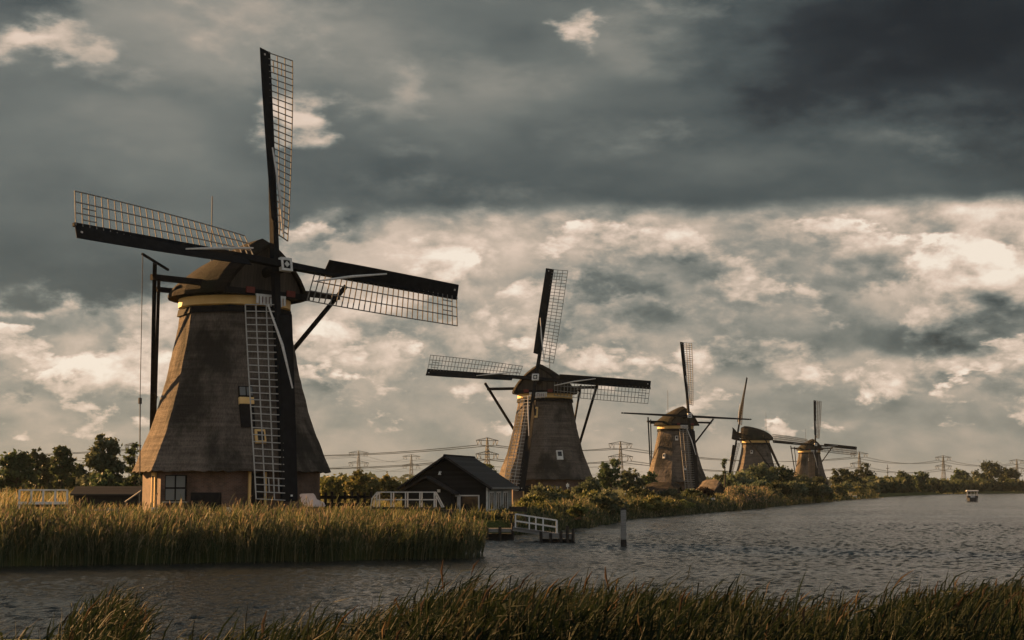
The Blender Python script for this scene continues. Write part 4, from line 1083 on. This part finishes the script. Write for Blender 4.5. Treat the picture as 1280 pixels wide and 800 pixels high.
# far-off hedges and woods that read as one dark mass
def wood(name, label, segs, mat, leaf, seed):
    rg = np.random.default_rng(seed); A, var = [], []
    for (xa, ya, xb, yb, h, dens, dp) in segs:
        n_ = int(dens); f = rg.random(n_)
        env = .55 + .45 * np.abs(np.sin(f * 23 + seed) * np.sin(f * 61 + 1)) + .12 * np.sin(f * 140)
        P_ = np.stack([xa + (xb - xa) * f, ya + (yb - ya) * f + rg.random(n_) * dp, GZ + rg.random(n_) ** .8 * h * env], 1)
        nrm = unit(rg, n_); a_ = np.cross(nrm, unit(rg, n_)); a_ /= np.linalg.norm(a_, axis=1, keepdims=True); b_ = np.cross(nrm, a_)
        s_ = leaf * (.5 + rg.random(n_))[:, None]
        A.append(np.stack([P_ - a_ * s_, P_ + b_ * s_ * .7, P_ + a_ * s_, P_ - b_ * s_ * .7], 1)); var.append(np.clip(.4 + .3 * np.sin(f * 40) + .4 * (rg.random(n_) - .5), 0, 1))
    A = np.concatenate(A); n_ = len(A)
    o = np_mesh(name, A.reshape(-1, 3), np.arange(n_ * 4).reshape(-1, 4), [M[mat]], None, np.concatenate(var)); tag(o, label, 'woodland', kind='stuff')
wood('far_woods', 'far-off dark woods along the horizon', [(-900, 1900, 1500, 2200, 17, 9000, 60), (-700, 1250, 100, 1350, 9, 5000, 30), (-330, 640, -60, 700, 6.5, 3500, 20)], 'leaf_dark', 3.0, 3)
wood('far_shore_hedge', 'dark hedge and scrub along the far shore', [(195, 790, 560, 830, 7, 9000, 14), (150, 640, 235, 790, 5.5, 3000, 8), (100, 475, 160, 640, 5, 3500, 8)], 'leaf_dark', 1.2, 5)

# ------------------------------------------------------------------ reeds
def reeds(rb, x, y, z, h, rg, n_leaf, w, leaf_len, lean, plume_p, dry, gm=0, pm=1, spread=.38):
    """stalk, leaves and plume for every root"""
    n_ = len(x); base = np.stack([x, y, z], 1); lean = np.broadcast_to(np.asarray(lean, float), (n_,))
    ln = rg.normal(size=(n_, 2)) * .10; ln[:, 0] += lean * (.6 + .8 * rg.random(n_))
    tip = base + np.stack([ln[:, 0] * h, ln[:, 1] * h, h], 1); mid_ = base + np.stack([ln[:, 0] * h * .28, ln[:, 1] * h * .28, h * .55], 1)
    ang = rg.random(n_) * math.pi; side = np.stack([np.cos(ang), np.sin(ang), np.zeros(n_)], 1)
    v0 = np.clip(rg.normal(.42, .18, n_) + dry * (rg.random(n_) < .45) * .45, 0, 1)
    rb.add(base, mid_, tip, w, w * .8, w * .4, side, v0, gm)
    for k in range(n_leaf):
        f = .25 + .70 * (k + rg.random(n_)) / n_leaf; a_ = rg.random(n_) * 2 * math.pi; ll = leaf_len * (.6 + .8 * rg.random(n_))
        p0 = np.where((f < .55)[:, None], base + (mid_ - base) * (f / .55)[:, None], mid_ + (tip - mid_) * ((f - .55) / .45)[:, None])
        dirx = np.cos(a_) * spread + lean * 2.2; diry = np.sin(a_) * spread
        p1 = p0 + np.stack([dirx * ll * .45, diry * ll * .45, ll * .42], 1); p2 = p0 + np.stack([dirx * ll, diry * ll, ll * (.72 - .40 * rg.random(n_))], 1)
        sd_ = np.stack([-np.sin(a_), np.cos(a_), .35 * rg.normal(size=n_)], 1)
        rb.add(p0, p1, p2, w * .9, w * 1.5, w * .15, sd_, np.clip(v0 + rg.normal(0, .12, n_), 0, 1), gm)
    s_ = np.where(rg.random(n_) < plume_p)[0]; m_ = len(s_)
    if m_:
        pl = leaf_len * .42 * (.7 + .6 * rg.random(m_)); t0 = tip[s_]; dr = np.stack([lean[s_] * 1.6 + .25 * rg.normal(size=m_), .2 * rg.normal(size=m_), np.ones(m_) * .9], 1)
        pv = np.clip(rg.normal(.55, .22, m_), 0, 1)
        for q_ in range(2):
            a_ = rg.random(m_) * math.pi; sd_ = np.stack([np.cos(a_), np.sin(a_), np.zeros(m_)], 1)
            rb.add(t0 - dr * (pl * .15)[:, None], t0 + dr * (pl * .5)[:, None], t0 + dr * (pl * 1.05)[:, None] + np.stack([lean[s_] * pl * .6, pl * 0, -pl * .15], 1), w * .5, w * 2.6, w * .5, sd_, pv, pm)

rg = np.random.default_rng(21)
# the reed bed in front of the nearest windmill
rb = Ribbons(); n_ = 34000
x = rg.uniform(-31, -.2, n_); y = rg.uniform(57, 74, n_); d = water_sd(x, y)
clump = np.sin(x * 1.9 + 1.3 * np.sin(y * .9)) * np.sin(y * 1.6 + .8 * np.sin(x * .7 + 1)) + .6 * np.sin(x * .53 + 2) * np.sin(y * .41 + x * .2)
k = (d > -.15 - .5 * (rg.random(n_) < .12)) & (d < 8.0) & (rg.random(n_) < np.clip(.72 + .5 * clump, .22, 1)) & (y < 75) & (rg.random(n_) < np.where(d < 3.5, 1, .6)) & ~((x < -14.5) & (y > 70)) & (x < -1.45 + .25 * np.sin(y * 2.1))
x, y = x[k], y[k]; d = d[k]; clump = clump[k]
zt = 1.62 + .20 * clump + .12 * np.sin(x * 2.9 + 1) * np.sin(y * 1.9) + rg.normal(0, .16, len(x)) + .30 * (rg.random(len(x)) < .05) - .7 * rg.random(len(x)) ** 3 + .16 * np.sin(x * .47 + 2) * np.sin(x * 1.7 + y) + np.clip(d, 0, 3) * .07 - np.clip((x + 9) * .06, 0, .40)
h = np.maximum(zt - np.maximum(ground_z(x, y), -.1) * .85, .5)
reeds(rb, x, y, np.maximum(ground_z(x, y), -.1) * .85, h, rg, 5, .022, .60, .05 + .07 * np.sin(x * .8 + y * .5) * np.sin(x * .33), .26, .62)
o = rb.build('reed_bed', [M['reed'], M['plume']]); tag(o, 'broad reed bed with tan plumes along the near shore of the windmill', 'reeds', kind='stuff')
# reeds and tall grass along the receding bank
rb = Ribbons()
P0 = np.array([(.3, 103), (3.2, 106.5), (5.8, 119), (12.2, 155), (25.2, 195), (36, 232), (60, 317), (83, 390), (107, 462)]); n_ = 15000
for (a, b_, cnt) in zip(P0[:-1], P0[1:], (500, 900, 3400, 3000, 2600, 2600, 700, 400)):
    f = rg.random(cnt); dd = rg.random(cnt) ** 1.4 * (6 if a[1] < 150 else 5); nx_, ny_ = -(b_[1] - a[1]), (b_[0] - a[0]); l_ = math.hypot(nx_, ny_)
    x = a[0] + (b_[0] - a[0]) * f + nx_ / l_ * dd; y = a[1] + (b_[1] - a[1]) * f + ny_ / l_ * dd
    big = 1 + max(0, a[1] - 150) / 150
    hh = np.clip(.75 + .65 * np.sin(x * .55 + y * .19) * np.sin(y * .33) + rg.normal(0, .2, cnt), .3, 1.7)
    if a[1] < 110: hh = hh * .45
    reeds(rb, x, y, ground_z(x, y), hh, rg, 4, .036 * big, .55 * (.8 + .2 * big), .03, .18, .6)
x = np.concatenate([rg.uniform(33, 49, 2200), rg.uniform(27, 35, 1000)]); y = np.concatenate([rg.uniform(226, 268, 2200), rg.uniform(205, 232, 1000)]); d = water_sd(x, y); pxx = 640 + x / y * 2011; k = (d > .1) & (d < 9) & (pxx > 908) & (pxx < 960)
x, y = x[k], y[k]; reeds(rb, x, y, ground_z(x, y), 1.75 + rg.normal(0, .2, len(x)), rg, 4, .075, .7, .03, .85, .9)
o = rb.build('bank_reeds', [M['reed'], M['plume']]); tag(o, 'reeds and tall grass along the receding canal bank', 'reeds', kind='stuff')
# meadow grass behind the reeds and on the far fields
rb = Ribbons()
def meadow(xa, xb, ya, yb, cnt, hh, w, dry, lo=2.0):
    x = rg.uniform(xa, xb, cnt); y = rg.uniform(ya, yb, cnt); d = water_sd(x, y); k = d > lo; x, y = x[k], y[k]; c = len(x)
    base = np.stack([x, y, ground_z(x, y) - .03], 1); h = hh * (.5 + rg.random(c)); ln = rg.normal(0, .28, (c, 2)); ln[:, 0] += .08
    tip = base + np.stack([ln[:, 0] * h, ln[:, 1] * h, h], 1); mid_ = base + np.stack([ln[:, 0] * h * .3, ln[:, 1] * h * .3, h * .6], 1)
    a_ = rg.random(c) * math.pi; sd_ = np.stack([np.cos(a_), np.sin(a_), np.zeros(c)], 1)
    patch = .5 + .5 * np.sin(x * .21 + .7 * np.sin(y * .09)) * np.sin(y * .13 + .5)
    rb.add(base, mid_, tip, w, w * .7, w * .1, sd_, np.clip(.25 + patch * dry + rg.normal(0, .15, c), 0, 1), 0)
meadow(-32, 1, 72, 92, 9000, .75, .05, .55)
meadow(-60, 12, 92, 150, 9000, .8, .09, .6)
meadow(3, 30, 108, 200, 9000, .85, .10, .7)
meadow(-110, -28, 120, 190, 7000, 1.5, .12, .9)
meadow(20, 60, 190, 300, 6000, .9, .16, .7)
meadow(45, 120, 290, 480, 4000, 1.0, .25, .6)
o = rb.build('meadow_grass', [M['grass']]); tag(o, 'uncut meadow grass around the windmills', 'grass', kind='stuff')
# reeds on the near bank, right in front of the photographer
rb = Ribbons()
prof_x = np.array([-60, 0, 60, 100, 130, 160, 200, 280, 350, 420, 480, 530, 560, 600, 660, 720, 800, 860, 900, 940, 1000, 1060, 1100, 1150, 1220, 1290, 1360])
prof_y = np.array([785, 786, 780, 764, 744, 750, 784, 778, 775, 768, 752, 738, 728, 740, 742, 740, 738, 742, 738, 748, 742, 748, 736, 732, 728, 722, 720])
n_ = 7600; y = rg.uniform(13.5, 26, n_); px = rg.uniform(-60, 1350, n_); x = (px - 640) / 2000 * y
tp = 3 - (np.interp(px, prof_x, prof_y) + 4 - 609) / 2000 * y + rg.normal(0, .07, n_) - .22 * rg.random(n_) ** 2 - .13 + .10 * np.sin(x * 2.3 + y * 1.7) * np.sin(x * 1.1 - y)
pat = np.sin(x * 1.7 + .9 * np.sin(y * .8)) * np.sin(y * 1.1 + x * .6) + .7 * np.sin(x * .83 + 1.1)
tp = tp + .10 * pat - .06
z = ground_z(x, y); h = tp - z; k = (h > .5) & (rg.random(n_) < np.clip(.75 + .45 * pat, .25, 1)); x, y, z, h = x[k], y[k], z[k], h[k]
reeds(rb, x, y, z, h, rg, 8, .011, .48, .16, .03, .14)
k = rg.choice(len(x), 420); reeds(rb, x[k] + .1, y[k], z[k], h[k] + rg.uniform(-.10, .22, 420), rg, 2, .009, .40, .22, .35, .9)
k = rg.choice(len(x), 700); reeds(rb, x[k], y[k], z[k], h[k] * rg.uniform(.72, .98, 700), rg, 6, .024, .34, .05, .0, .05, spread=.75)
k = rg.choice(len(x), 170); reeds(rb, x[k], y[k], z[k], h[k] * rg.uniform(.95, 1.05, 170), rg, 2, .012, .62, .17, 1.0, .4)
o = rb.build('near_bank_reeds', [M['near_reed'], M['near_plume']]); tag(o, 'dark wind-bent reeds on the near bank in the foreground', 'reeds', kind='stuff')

# ------------------------------------------------------------------ thin even haze over the whole polder
hm = bpy.data.materials.new('haze_air'); hm.use_nodes = True; hn = hm.node_tree; hn.nodes.clear()
pv = hn.nodes.new('ShaderNodeVolumePrincipled'); pv.inputs['Color'].default_value = (.50, .62, .78, 1); pv.inputs['Density'].default_value = .000045; pv.inputs['Anisotropy'].default_value = .2
ho = hn.nodes.new('ShaderNodeOutputMaterial'); hn.links.new(pv.outputs[0], ho.inputs['Volume'])
mb = MB(); mb.prism([V(-3600, -110, -2.4), V(3600, -110, -2.4), V(3600, 3520, -2.4), V(-3600, 3520, -2.4)], (0, 0, 58)); hz = mb.build('haze', hm); tag(hz, 'thin pale haze over the fields and water', 'haze', kind='stuff')
